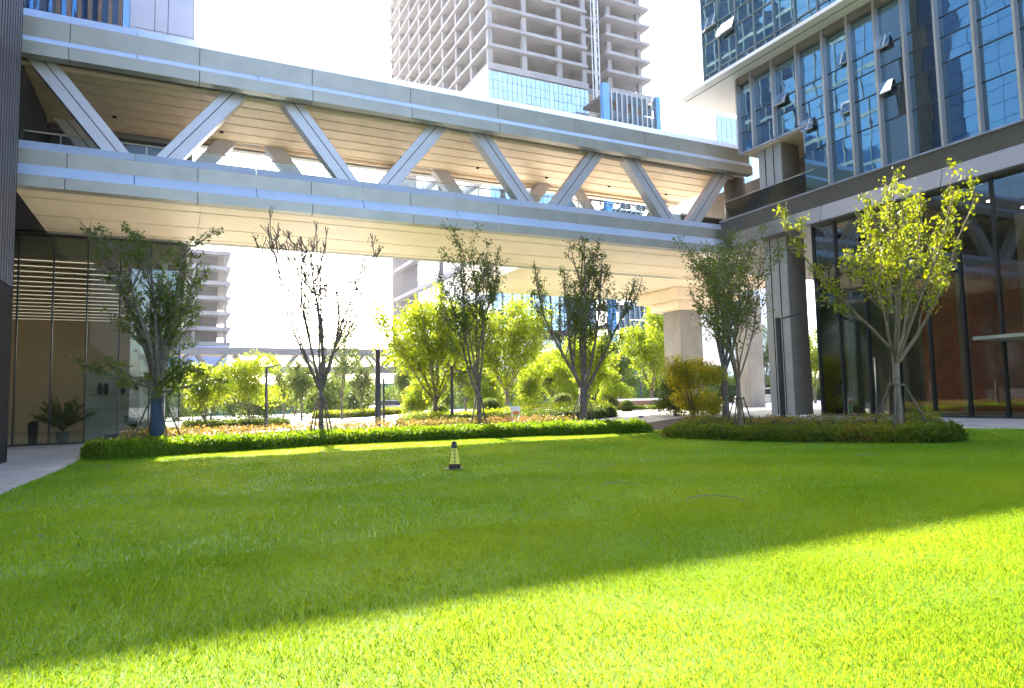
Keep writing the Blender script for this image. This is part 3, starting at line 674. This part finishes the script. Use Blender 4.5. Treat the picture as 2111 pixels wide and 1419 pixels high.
# ---------------------------------------------------------------- plants
def blob_leaves(n, c, r, shell=0.55):
    d = rng.normal(size=(n, 3)); d /= np.linalg.norm(d, axis=1)[:, None]
    return np.array(c)+d*(rng.uniform(shell, 1, n)**.6)[:, None]*np.array(r)
def tree(name, base, h, label, group, leafm, trunk_h=.25, spread=.3, r0=.11, n_limb=6, nleaf=3500, lsize=.10, leaf_from=.35, bark='bark', seed=1, low=0, sub=7, lean=(0, 0), cat='tree', wrap=None, tuft=.28, vase=1.0, rmin=.008, upc=.10):
    R_ = random.Random(seed); t = thing(name, tuple(base), label, cat, group); b = Vector(base)
    mb = MB(); ends = []
    fork = b+Vector((lean[0]*trunk_h, lean[1]*trunk_h, h*trunk_h))
    mb.tube([b+Vector((0, 0, -.1)), b+Vector((0, 0, .15)), b.lerp(fork, .5)+Vector((R_.uniform(-.03, .03), R_.uniform(-.03, .03), 0)), fork], (r0*1.5, r0*1.08, r0*.95, r0*.92), 9)
    def limb(p, d, L, r, lev, up):
        pts = [p]; n = 5 if lev < 2 else 4; dd = d.copy()
        for k in range(n):
            dd = (dd+Vector((R_.gauss(0, .10), R_.gauss(0, .10), up))).normalized(); pts.append(pts[-1]+dd*L/n)
        rad = [max(rmin, r*(1-.82*k/n)) for k in range(n+1)]
        mb.tube(pts, rad, 6 if lev == 0 else 4, False); ends.append((pts, lev, L))
        if lev < 2:
            m_ = sub if lev == 0 else 3
            for q in range(m_):
                tt = R_.uniform(.22, .95)*n; i = min(int(tt), n-1); sp = pts[i].lerp(pts[i+1], tt-i); a = R_.uniform(0, 6.28)
                o = dd.orthogonal(); o.rotate(__import__('mathutils').Quaternion(dd, a))
                dq = (pts[i+1]-pts[i]).normalized(); nd = (dq*R_.uniform(.7, 1.1)+o*R_.uniform(.4, .8)*vase).normalized()
                limb(sp, nd, L*R_.uniform(.25, .48)*(1.1-.5*tt/n), r*.42, lev+1, up*.8)
    a0 = R_.uniform(0, 6.28)
    for q in range(n_limb):
        a = a0+q*2*math.pi/n_limb+R_.uniform(-.3, .3); tilt = spread*R_.uniform(.55, 1.25) if q else spread*.12
        d = Vector((math.cos(a)*math.sin(tilt), math.sin(a)*math.sin(tilt), math.cos(tilt)))
        limb(fork-Vector((0, 0, R_.uniform(0, .25)*h*trunk_h)), d, h*(1-trunk_h)*R_.uniform(.82, 1.0), r0*R_.uniform(.42, .6), 0, upc)
    for q in range(low):
        a = a0+q*2*math.pi/max(low, 1)+R_.uniform(-.4, .4); tl = R_.uniform(1.15, 1.4); limb(b.lerp(fork, R_.uniform(.86, 1.0)), Vector((math.cos(a)*math.sin(tl), math.sin(a)*math.sin(tl), math.cos(tl))), h*R_.uniform(.22, .32), r0*.32, 0, .03)
    mb.build('trunk', bark, t, smooth=True)
    # leaves sit in tufts along the finer branches
    wts = np.array([(L*(1.2 if lev else .8)) for pts, lev, L in ends]); wts /= wts.sum(); cs = []
    cnt = rng.multinomial(nleaf//7, wts)
    for (pts, lev, L), c in zip(ends, cnt):
        lo = leaf_from if lev == 0 else .25
        for _ in range(c):
            tt = R_.uniform(lo, 1)*(len(pts)-1); i = min(int(tt), len(pts)-2); p = pts[i].lerp(pts[i+1], tt-i); cs.append(tuple(p))
    cs = np.repeat(np.array(cs), 7, 0); cs = cs+rng.normal(0, tuft*.42, cs.shape)*np.array([1, 1, .8])
    leaves('crown', cs, lsize, leafm, t, .5)
    if wrap: MB().tube([b+Vector((0, 0, .0)), b+Vector((0, 0, wrap))], (r0*1.2, r0*1.12), 10).build('trunk_wrap', 'wrap_blue', t, smooth=True)
    return t
def props(base, h, rad, label, n=4, rot=.4, group='timber props around the young trees'):
    t = thing('tree_prop', tuple(base), label, 'tree prop', group); b = Vector(base)
    for k in range(n):
        a = rot+2*math.pi*k/n; o = Vector((math.cos(a), math.sin(a), 0))
        MB().tube([b+o*rad+Vector((0, 0, -.1)), b+o*.16+Vector((0, 0, h+.06))], .028, 6).build('pole', 'stake', t, smooth=True)
    ring = MB(); 
    for k in range(n):
        a, c = rot+2*math.pi*k/n, rot+2*math.pi*(k+1)/n
        ring.beam(b+Vector((math.cos(a)*.19, math.sin(a)*.19, h)), b+Vector((math.cos(c)*.19, math.sin(c)*.19, h)), .06, .05, (0, 0, 1))
    ring.build('collar', 'stake', t)
FT = 'young trees planted along the hedge in front of the bridge'
def base_at(px, Y): p = pt(px, 800, Y=Y); 
def gx(px, py, Y): p = pt(px, py, Y=Y); return (p[0], Y, float(hgt(p[0], Y)))
T1 = gx(324, 897, 26.0); T2 = gx(662, 885, 27.0); T3 = gx(987, 865, 27.2); T4 = gx(1203, 860, 26.6)
tree('young_tree', T1, 8.0, 'dense young tree with a blue wrapped trunk in front of the left lobby glass', FT, 'leaf_dark', .29, .32, .19, 8, 7800, .125, .25, seed=3, wrap=1.9, sub=8, low=6, tuft=.22)
tree('young_tree', T2, 8.6, 'almost bare young tree with thin upright twigs against the white sky', FT, 'leaf_dark', .27, .44, .10, 11, 800, .11, .45, seed=17, sub=8, vase=.6, rmin=.018, upc=.12, tuft=.2)
tree('young_tree', T3, 8.5, 'slim dark young tree left of the sturdier one, behind the yellow cone', FT, 'leaf_dark', .25, .42, .11, 7, 6500, .12, .42, seed=22, upc=.17, vase=.8, sub=7)
tree('young_tree', T4, 8.8, 'sturdy dark young tree whose trunk forks low, standing where the left hedge bends', FT, 'leaf_dark', .23, .50, .19, 7, 8000, .12, .38, seed=38, upc=.24, vase=.8, sub=8)
props(T1, 1.95, 1.05, 'props leaning on the blue wrapped trunk by the left lobby')
props(T2, 1.75, .62, 'props around the almost bare young tree')
props(T3, 1.65, .60, 'props around the slim dark tree behind the yellow cone')
props(T4, 1.75, .95, 'props around the sturdy forked tree at the hedge bend')
P5 = np.array(gpt(1527, 911))*1.07; T5 = (P5[0], P5[1], float(hgt(P5[0], P5[1]))); T5b = gx(1497, 850, 25.5)
tree('young_tree', T5, 7.6, 'grey green young tree with rusty trunk top left of the clad column', FT, 'leaf_mid', .27, .27, .085, 7, 6000, .10, .3, bark='bark_pale', seed=41, sub=8)
tree('young_tree', T5b, 8.6, 'thick trunked young tree close behind the one with the rusty trunk top', FT, 'leaf_mid', .30, .24, .16, 7, 5200, .12, .3, seed=45, sub=7)
props(T5, 1.35, .62, 'short props around the rusty topped tree left of the clad column')
P6 = np.array(gpt(1858, 916))*1.055; T6 = (P6[0], P6[1], float(hgt(P6[0], P6[1])))
tree('young_tree', T6, 8.2, 'tall bright lime young tree with long open boughs before the right lobby glass', FT, 'leaf_lime', .31, .80, .10, 8, 5800, .12, .52, bark='bark_pale', seed=66, sub=6, tuft=.22, vase=.55, upc=.17)
props(T6, 1.6, .95, 'pale props around the tall lime tree before the right lobby')

# hedges: leafy skin over a dark twiggy body
def hedge(name, front, back, h, label, leafm, n, lsize, group=None, cat='hedge', core=True, z0f=0.0, rough=.09):
    t = thing(name, (front[0][0], front[0][1], float(hgt(*front[0]))), label, cat, group)
    fr, bk = np.array(front, float), np.array(back, float)
    def at(s, u):
        k = s*(len(fr)-1); i = np.minimum(k.astype(int), len(fr)-2); f_ = (k-i)[:, None]
        a = fr[i]*(1-f_)+fr[i+1]*f_; b = bk[i]*(1-f_)+bk[i+1]*f_; return a*(1-u[:, None])+b*u[:, None]
    def top(s, u, xy):
        e = np.minimum(np.minimum(u, 1-u)/.16, np.minimum(s, 1-s)/.025); e = np.clip(e, 0, 1)
        return h*(.35+.65*np.sqrt(1-(1-e)**2))*(1+.07*np.sin(xy[:, 0]*9.1+2*np.sin(xy[:, 1]*7))+.10*np.sin(xy[:, 0]*3.1)*np.sin(xy[:, 1]*3.7+xy[:, 0]))
    s = rng.uniform(0, 1, n); u = np.where(rng.uniform(size=n) < .42, rng.uniform(-.01, .13, n), rng.uniform(0, 1, n)); xy = at(s, u)
    hh = top(s, np.clip(u, 0, 1), xy); z = hh*np.where(u < .13, rng.uniform(.05, 1, n)**.7, rng.uniform(.86, 1.05, n))
    c = np.concatenate([xy, (hgt(xy[:, 0], xy[:, 1])+z)[:, None]], 1)+rng.normal(0, rough*.5, (n, 3))
    tn = np.clip(.45+.35*np.sin(xy[:, 0]*1.1+np.sin(xy[:, 1]*2))*np.cos(xy[:, 1]*1.4)+rng.normal(0, .25, n), 0, 1)
    leaves('foliage', c, lsize, leafm, t, .6, tint=tn)
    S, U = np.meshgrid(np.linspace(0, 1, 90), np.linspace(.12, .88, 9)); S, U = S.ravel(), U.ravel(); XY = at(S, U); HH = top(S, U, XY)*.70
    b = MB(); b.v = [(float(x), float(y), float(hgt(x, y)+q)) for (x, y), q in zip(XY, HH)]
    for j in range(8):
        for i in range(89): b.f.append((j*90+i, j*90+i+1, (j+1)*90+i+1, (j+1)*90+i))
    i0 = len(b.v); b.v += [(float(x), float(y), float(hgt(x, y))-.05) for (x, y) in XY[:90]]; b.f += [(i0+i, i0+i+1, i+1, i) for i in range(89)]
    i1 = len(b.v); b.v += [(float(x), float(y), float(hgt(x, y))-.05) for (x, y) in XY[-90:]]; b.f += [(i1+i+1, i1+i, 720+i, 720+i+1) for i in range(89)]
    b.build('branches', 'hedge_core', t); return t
HF = [tuple(gpt(px, py)[:2]) for px, py in ((168, 949), (220, 950), (300, 944), (400, 938), (520, 930), (700, 918), (860, 911), (1000, 905), (1130, 900), (1240, 896), (1345, 893))]
HB = [(x+.15*(k < 2), y+1.5-(.9 if k in (0, 10) else 0)) for k, (x, y) in enumerate(HF)]
hedge('hedge', HF, HB, .49, 'long clipped green hedge along the far edge of the lawn, left of the gap', 'leaf_hedge', 32000, .10, 'clipped hedges edging the lawn')
PF = [(x, y+.02) for x, y in HB[1:10]]; PBk = [(x+.1, y+1.5) for x, y in PF]
hedge('shrub_bed', PF, PBk, .72, 'strip of pink and orange leaved shrubs behind the long left hedge', 'leaf_pink', 15000, .085, 'coloured shrub beds behind the hedges', 'shrub bed')
HR = [gpt(px, py) for px, py in ((1366, 903), (1440, 908), (1560, 912), (1700, 914), (1850, 916), (1960, 914), (1988, 906))]
HRf = [tuple(p[:2]) for p in HR]; HRb = [(x+1.35, y+.75) for x, y in HRf[:-2]]+[(HRf[-2][0]+1.1, HRf[-2][1]+.9), (HRf[-1][0]+.5, HRf[-1][1]+.7)]
hedge('hedge', HRf, HRb, .42, 'shaded clipped green hedge in front of the right lobby', 'leaf_hedge_mixed', 24000, .075, 'clipped hedges edging the lawn')
RF = [(x+.02, y+.02) for x, y in HRb[:-1]]; RB_ = [(x+1.5, y+.9) for x, y in RF]
hedge('shrub_bed', RF, RB_, .56, 'low olive and rust shrub bed behind the shaded right hedge', 'leaf_ground', 13000, .06, 'coloured shrub beds behind the hedges', 'shrub bed')
poly_sheet('planting_soil', [HF[0]]+HF[1:]+[(18.2, 25.2), (14, 29.5), (6, 30.3), (-1.4, 28.9)], 'soil', 0.02, 1.2)
poly_sheet('planting_soil', HRf+[HRb[-1], (22.3, 16), (24.5, 22), (24, 28), (19, 27), (18.3, 22.5)], 'soil', 0.018, 1.2)

def shrub(base, r, h, label, leafm, n, ls, group=None, name='shrub', stems=True, cat='shrub', lowz=.38):
    t = thing(name, tuple(base), label, cat, group); b = Vector(base); c = []
    if stems:
        st = MB()
        for k in range(9):
            a = random.uniform(0, 6.28); q = random.uniform(.3, .8); tip = b+Vector((math.cos(a)*r*q, math.sin(a)*r*q, h*random.uniform(.5, .85)))
            st.tube([b+Vector((random.uniform(-.1, .1), random.uniform(-.1, .1), -.05)), b.lerp(tip, .5)+Vector((0, 0, .1*h)), tip], (.03, .022, .008), 5, False)
        st.build('stems', 'bark', t, smooth=True)
    for k in range(16):
        a = random.uniform(0, 6.28); q = random.uniform(0, .68)*r; zc = h*random.uniform(lowz if stems else .25, .82); rr = r*random.uniform(.32, .5)
        c.append(blob_leaves(n//16, (b.x+math.cos(a)*q, b.y+math.sin(a)*q, b.z+zc), (rr, rr, rr*.75), .05))
    leaves('crown' if stems else 'foliage', np.concatenate(c), ls, leafm, t, .5); return t
def ball(base, r, label, n=2600, leafm='leaf_mid', group='round clipped bushes beyond the hedge'):
    t = thing('round_bush', tuple(base), label, 'bush', group); b = Vector(base)
    leaves('foliage', blob_leaves(n, (b.x, b.y, b.z+r*.8), (r, r, r*.85), .82), .08, leafm, t, .55)
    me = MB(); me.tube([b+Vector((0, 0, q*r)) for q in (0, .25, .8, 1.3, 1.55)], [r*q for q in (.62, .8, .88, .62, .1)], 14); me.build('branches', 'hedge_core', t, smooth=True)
shrub(gx(1430, 858, 26.5), 2.0, 3.6, 'large golden green shrub with orange tips right of the hedge gap', 'leaf_gold', 13000, .11, lowz=.14)
shrub(gx(1395, 856, 29.5), 1.5, 2.6, 'green shrub behind the golden one, at the foot of the pier', 'leaf_mid', 6000, .12, lowz=.14)
shrub(gx(1470, 858, 28.0), 1.1, 1.5, 'low yellow green shrub right of the golden one', 'leaf_lime', 4000, .1, lowz=.14)
G2 = 'bright green trees on the plaza beyond the bridge'
def gmid(px, Y): p = pt(px, 830, Y=Y); return (p[0], Y, float(hgt(p[0], Y)))
for px, Y, h, lab, sp, nl, sd_, lm in (
    (897, 40, 8.4, 'bright lime tree with thin dark trunk left of the slim dark tree', .40, 7800, 61, 'leaf_bright'),
    (1045, 48, 8.6, 'full lime tree with a thick forked trunk right of the slim dark tree', .46, 9000, 62, 'leaf_bright'),
    (1215, 50, 6.4, 'lime tree hidden behind the sturdy forked tree', .42, 8000, 63, 'leaf_bright'),
    (1345, 52, 9.0, 'lime tree just left of the concrete pier', .40, 8000, 64, 'leaf_bright'),
    (1140, 60, 6.2, 'lower lime tree between the thick forked trunk and the sturdy tree', .5, 7000, 65, 'leaf_bright'),
    (1275, 62, 8.6, 'lime tree further back, between the hidden tree and the pier', .45, 6000, 68, 'leaf_mid'),
    (960, 62, 6.6, 'darker green tree behind the bright lime one', .45, 5500, 66, 'leaf_mid')):
    tree('plaza_tree', gmid(px, Y), h, lab, G2, lm, .20, sp*1.25, .14, 9, int(nl*1.6), .24, .08, seed=sd_, sub=8, tuft=.75)
G3 = 'slender pale trees beside the far road'
for px, Y, h, lab, sd_ in ((622, 66, 5.6, 'slender pale tree left of the almost bare tree', 71), (705, 64, 9.2, 'taller slender pale tree right of the almost bare tree', 72), (745, 72, 6.2, 'slender pale tree beside the dark lamp post', 73), (585, 74, 5.2, 'small pale tree at the far road, right of the arm lamp', 74), (835, 70, 5.4, 'pale tree behind the left edge of the bright lime tree', 75)):
    tree('roadside_tree', gmid(px, Y), h, lab, G3, 'leaf_far', .22, .26, .10, 6, 3600, .20, .12, seed=sd_, sub=7, tuft=.5)
shrub(gmid(428, 52), 2.4, 4.9, 'bright multi stemmed shrub tree just right of the left lobby corner', 'leaf_bright', 6500, .17, G2, 'shrub_tree', cat='tree')
shrub(gmid(520, 52), 2.8, 5.5, 'wider multi stemmed shrub tree beside the arm lamp', 'leaf_bright', 7500, .17, G2, 'shrub_tree', cat='tree')
G4 = 'line of trees at the far side of the road'
wl = ['feathery', 'upright', 'domed', 'shaggy', 'tidy', 'tallest', 'broad', 'thin', 'ragged', 'rounded', 'dense', 'pale', 'leaning', 'bushy', 'wide', 'dark', 'narrow', 'open', 'low', 'full', 'spiky', 'plain', 'young']
for k, px in enumerate(range(360, 1780, 62)):
    Y = 84+14*((k*7) % 5)/4; p = gmid(px, Y); hh = (4.0 if 520 < px < 860 else 5.0)+2.0*((k*5) % 7)/6
    shrub(p, 4.3, hh, f'{wl[k]} background tree in the far line, {"left" if k < 6 else "middle" if k < 12 else "right"} stretch behind the road', ('leaf_far', 'leaf_mid')[k % 2], 5200, .36, G4, 'background_tree', cat='tree', lowz=.16)
for px, Y, r, lab in ((1010, 42, .95, 'round clipped bush right of the slim dark tree, largest of them'), (905, 46, .8, 'round clipped bush by the bright lime tree trunk'), (1255, 44, .75, 'round clipped bush right of the sturdy forked trunk'), (1160, 46, .9, 'round clipped bush left of the sturdy forked trunk'), (1292, 41, .5, 'smallest round clipped bush, before the brick wall end')):
    ball(gmid(px, Y), r, lab)
def low_bed(px0, px1, Y, h, d, label, lm, n, ls):
    a, b = gmid(px0, Y), gmid(px1, Y); F_ = [tuple(np.array(a[:2])*(1-t)+np.array(b[:2])*t) for t in np.linspace(0, 1, 5)]
    hedge('ground_cover_bed', F_, [(x, y+d) for x, y in F_], h, label, lm, n, ls, 'low plant beds beyond the bridge', 'plant bed')
tree('plaza_tree', gmid(1681, 47), 7.5, 'lime tree seen in the slit between the clad column and the right lobby', G2, 'leaf_bright', .18, .4, .12, 8, 7000, .22, .08, seed=81, sub=7, tuft=.7)
tree('plaza_tree', gmid(1578, 58), 9.5, 'paler tree between the pier and the clad column', G2, 'leaf_far', .2, .35, .12, 8, 7000, .2, .1, seed=82, sub=7, tuft=.6)
low_bed(1480, 1760, 66, 3.0, 2.0, 'tall dark green hedge wall behind the silver hatchback', 'leaf_mid', 9000, .22)
for px, Y, r, h, lab in ((1095, 54, 2.6, 4.6, 'full lime shrub mass right of the thick forked lime trunk'), (1175, 57, 2.8, 5.0, 'full lime shrub mass left of the sturdy young tree'), (1000, 58, 2.2, 4.0, 'lime shrub mass left of the thick forked lime trunk'), (1262, 56, 2.4, 4.4, 'lime shrub mass right of the sturdy young tree'), (865, 60, 2.2, 3.6, 'lime shrub mass under the left bright lime tree')):
    shrub(gmid(px, Y), r, h, lab, 'leaf_bright', 7000, .2, 'lime shrub masses among the plaza trees', lowz=.12)
low_bed(835, 1275, 33.2, .75, 1.6, 'mid green bed just beyond the coloured shrub strip', 'leaf_mid', 9000, .09)
low_bed(845, 1270, 37.5, .8, 3.5, 'pale green mounded bed beneath the bright lime trees', 'leaf_bright', 9000, .11)
low_bed(375, 600, 50, .5, 3, 'pale green bed below the multi stemmed shrub trees', 'leaf_mid', 6000, .13)
low_bed(650, 830, 70, .7, 2.5, 'yellow green bed along the far side of the road', 'leaf_lime', 5000, .14)
low_bed(1280, 1380, 45, .25, 2.5, 'low bed in front of the brick wall', 'leaf_mid', 4000, .1)

# ---------------------------------------------------------------- small things
HB_ = thing('construction_hoarding', (30, 112, 0), 'green construction hoarding behind the far trees', 'hoarding')
hb = MB()
for x in np.arange(-20, 90, 2.4): hb.box(x+.02, x+2.38, 112, 112.12, 0, 4.6)
hb.build('panel_sheets', 'hoarding_green', HB_); MB().box(-20, 90, 112.14, 112.3, 0, 4.66).build('rail', 'mast_steel', HB_)
WL = thing('low_wall', (*gmid(1330, 50)[:2], .0), 'low brown wall with a white coping left of the golden shrub', 'wall')
a, b = gmid(1268, 50), gmid(1382, 50)
MB().box(a[0], b[0], 50, 50.4, 0, 1.15).build('wall_body', 'brick', WL); MB().box(a[0]-.1, b[0]+.1, 49.93, 50.47, 1.152, 1.36).build('coping', 'white_panel', WL)

def lamp(px, Y, top_py, label, rad=.09, arm=None, arm2=None, square=False, z=None):
    p = gmid(px, Y); h = pt(px, top_py, Y=Y)[2]; t = thing('street_lamp', p, label, 'lamp post', 'dark lamp posts')
    x, y, z0 = p
    if square: MB().box(x-rad, x+rad, y-rad, y+rad, z0, h).build('pole', 'lamp_dark', t, bevel=.01)
    else: MB().tube([(x, y, z0), (x, y, z0+.3), (x, y, h)], (rad*1.3, rad, rad*.85), 12).build('pole', 'lamp_dark', t, smooth=True)
    MB().box(x-rad*1.8, x+rad*1.8, y-rad*1.8, y+rad*1.8, z0-.02, z0+.06).build('base_plate', 'lamp_dark', t)
    for am in (arm, arm2):
        if am:
            q = pt(am[0], am[1], Y=Y); s = pt(px, am[2], Y=Y) if len(am) > 2 else np.array([x, y, h-.05])
            MB().beam(tuple(s), tuple(q), .07, .11).build('lamp_arm', 'lamp_dark', t)
lamp(549, 45, 757, 'lamp post with a long rising arm left of the almost bare tree', .09, (576, 752, 759))
lamp(779, 33, 722, 'thick plain lamp post with a small spur on top, right of the almost bare tree', .15, (768, 718, 724))
lamp(791, 40, 780, 'thin short post right behind the thick plain lamp post', .07)
lamp(932, 38, 755, 'lamp post with a head and side arm behind the yellow cone', .10, (922, 752, 757), (952, 766, 764))
lamp(1322, 58, 735, 'lamp post with a long level arm left of the concrete pier', .09, (1372, 742, 737))
lamp(1613, 22.5, 656, 'square dark lamp post with a short arm before the clad column', .085, (1650, 646, 657), square=True)
bmesh0 = None
for k, px in enumerate((640, 665, 692, 715, 754, 797, 834, 882, 930, 1320)):
    p = gmid(px, 34.5 if px < 1000 else 31)
    if bmesh0 is None:
        o = MB().tube([(0, 0, 0), (0, 0, .34), (0, 0, .37), (0, 0, .46), (0, 0, .50)], (.13, .13, .10, .13, .06), 14).build('bollard', 'bollard_stone', smooth=False); bmesh0 = o.data
    else: o = bpy.data.objects.new('bollard', bmesh0); COL.objects.link(o)
    o.location = (p[0], p[1], .0)
    tag(o, 'short grey stone bollard beyond the pink shrubs' if px < 1000 else 'single grey bollard in the gap between the two hedges', 'bollard', 'short stone bollards')
def sign():
    x, y, z = gmid(1063, 30.5); t = thing('notice_board', (x, y, z), 'small white notice board with orange and green panel beyond the left hedge', 'sign')
    z1 = pt(1063, 838, Y=30.5)[2]; z2 = pt(1063, 848, Y=30.5)[2]
    MB().box(x-.24, x+.24, y, y+.08, z2, z1).build('top_panel', 'white_panel', t)
    MB().box(x-.18, x+.18, y+.01, y+.07, z2-.16, z2-.002).build('orange_band', 'sign_orange', t)
    MB().box(x-.18, x+.18, y+.012, y+.07, z+.25, z2-.163).build('green_band', 'sign_green', t)
    MB().box(x-.22, x-.181, y, y+.06, z, z2).box(x+.181, x+.22, y, y+.06, z, z2).build('frame', 'white_panel', t)
sign()
def cone():
    p = gpt(937, 970); x, y, z = p; t = thing('traffic_cone', (x, y, z), 'yellow four sided warning cone with black top standing on the shaded lawn', 'cone'); rz = .5
    def ring(s): return [(x+s*math.cos(rz+k*math.pi/2), y+s*math.sin(rz+k*math.pi/2)) for k in range(4)]
    def frus(nm, z0, s0, z1, s1, m):
        b = MB(); i = [(a, c, z+z0) for a, c in ring(s0)]+[(a, c, z+z1) for a, c in ring(s1)]; b.v = i
        b.f = [(k, (k+1) % 4, 4+(k+1) % 4, 4+k) for k in range(4)]+[(3, 2, 1, 0), (4, 5, 6, 7)]; return b.build(nm, m, t, bevel=.006)
    frus('foot', 0.01, .30, .045, .29, 'cone_black'); frus('base', .046, .185, .15, .165, 'cone_base'); frus('body', .151, .162, .50, .095, 'cone_yellow'); frus('neck', .501, .093, .60, .075, 'cone_black')
    MB().tube([(x, y, z+.60), (x, y, z+.63), (x, y, z+.66)], (.055, .06, .03), 10).build('top_knob', 'cone_black', t, smooth=True)
    tx = MB(); c = ring(1)
    for f in range(4):
        a, b = np.array(ring(1)[f])-(x, y), np.array(ring(1)[(f+1) % 4])-(x, y); mid = (a+b)/2; td = (b-a)/np.linalg.norm(b-a)
        for q in range(4):
            zc = .205+q*.082; s = .162+(zc-.151)/.349*(.095-.162)
            for (u0, u1, v) in ((-.022, .022, .022), (-.026, .026, 0), (-.018, .018, -.022)):
                cpos = np.array([x, y])+mid*(s+.0035); zz_ = z+zc+v
                tx.beam((cpos[0]+td[0]*u0, cpos[1]+td[1]*u0, zz_), (cpos[0]+td[0]*u1, cpos[1]+td[1]*u1, zz_), .009, .006, (mid[0], mid[1], 0))
            cpos = np.array([x, y])+mid*(s+.0035); tx.beam((cpos[0], cpos[1], z+zc-.03), (cpos[0], cpos[1], z+zc+.03), .009, .006, (mid[0], mid[1], 0))
    tx.build('lettering', 'cone_black', t)
cone()
def car(px, Y, rz, label):
    x, y, z = gmid(px, Y); t = thing('parked_car', (x, y, z), label, 'car', 'parked cars'); c, s = math.cos(rz), math.sin(rz)
    def P(q): return (x+q[0]*c-q[1]*s, y+q[0]*s+q[1]*c, z+q[2])
    def prof(nm, pr, w0, w1, m):
        b = MB(); n = len(pr)
        for wv in (w0, w1):
            for a, q in pr: b.v.append(P((a, wv, q)))
        b.f = [(k, (k+1) % n, n+(k+1) % n, n+k) for k in range(n)]+[tuple(range(n))[::-1], tuple(range(n, 2*n))]; return b.build(nm, m, t, bevel=.05)
    prof('body', [(-2.2, .35), (2.2, .35), (2.25, .7), (2.1, .92), (1.1, 1.0), (-1.9, 1.02), (-2.25, .85)], -.9, .9, 'car_paint')
    prof('window_band', [(-1.95, 1.0), (1.15, 1.0), (.45, 1.45), (-1.65, 1.47)], -.8, .8, 'car_glass')
    prof('roof', [(-1.62, 1.475), (.42, 1.455), (.3, 1.54), (-1.5, 1.56)], -.76, .76, 'car_paint')
    for a in (-1.35, 1.35):
        for wv in (-.92, .72):
            b = MB(); b.tube([P((a, wv, .33)), P((a, wv+.2, .33))], .33, 16); b.build('wheel', 'tyre', t)
    for wv in (-.7, .5): prof('tail_light', [(-2.27, .75), (-2.2, .75), (-2.2, .9), (-2.27, .9)], wv, wv+.2, 'tail_red')
    for wv in (-.75, .45): prof('headlight', [(2.2, .7), (2.28, .7), (2.24, .85), (2.16, .85)], wv, wv+.3, 'white_panel')
car(1572, 44, 2.2, 'silver hatchback seen between the columns behind the clad column')
car(806, 74, .1, 'pale car on the far road right of the thick lamp post')
# manhole rims and sprinkler covers in the lawn
for k, (px, py, r, lab) in enumerate(((1275, 1004, .30, 'pale rim of a sunken round cover right of the yellow cone'), (1476, 1036, .42, 'widest pale cover rim, nearer the camera on the right half of the lawn'), (1800, 943, .35, 'pale cover rim close to the right hedge'), (190, 965, .42, 'pale cover rim near the left end of the long hedge'), (1212, 1009, .06, 'small white sprinkler head left of the sunken cover'), (82, 1109, .07, 'white sprinkler head at the left edge of the lawn'))):
    x, y, z = gpt(px, py); b = MB(); n = 28; ro, ri = r, r*.88 if r > .15 else .005
    if r > .15: b.tube([(x+ro*math.cos(2*math.pi*j/n), y+ro*math.sin(2*math.pi*j/n), z+.020+.022*math.sin(2*math.pi*j/n+.4)) for j in range(n+1)], .010, 5, False)
    else: b.tube([(x, y, z), (x, y, z+.03), (x, y, z+.04)], (ro*.6, ro*.6, ro*.3), 12)
    tag(b.build('lawn_cover' if r > .15 else 'sprinkler_head', 'bollard_stone'), lab, 'lawn cover' if r > .15 else 'sprinkler', 'covers and sprinklers let into the lawn')

# ---------------------------------------------------------------- sunlit air
hz = MB().box(-1550, 1550, -950, 2050, -1.0, 200).build('haze', 'joint_black'); tag(hz, kind='stuff')
hm_ = bpy.data.materials.new('haze'); hm_.use_nodes = True; n = hm_.node_tree; n.nodes.remove(n.nodes['Principled BSDF'])
pv = n.nodes.new('ShaderNodeVolumePrincipled'); pv.inputs['Color'].default_value = (1, 1, 1, 1); pv.inputs['Density'].default_value = 0.00012; pv.inputs['Anisotropy'].default_value = 0.45
n.links.new(pv.outputs[0], n.nodes['Material Output'].inputs['Volume']); hz.data.materials.clear(); hz.data.materials.append(hm_)
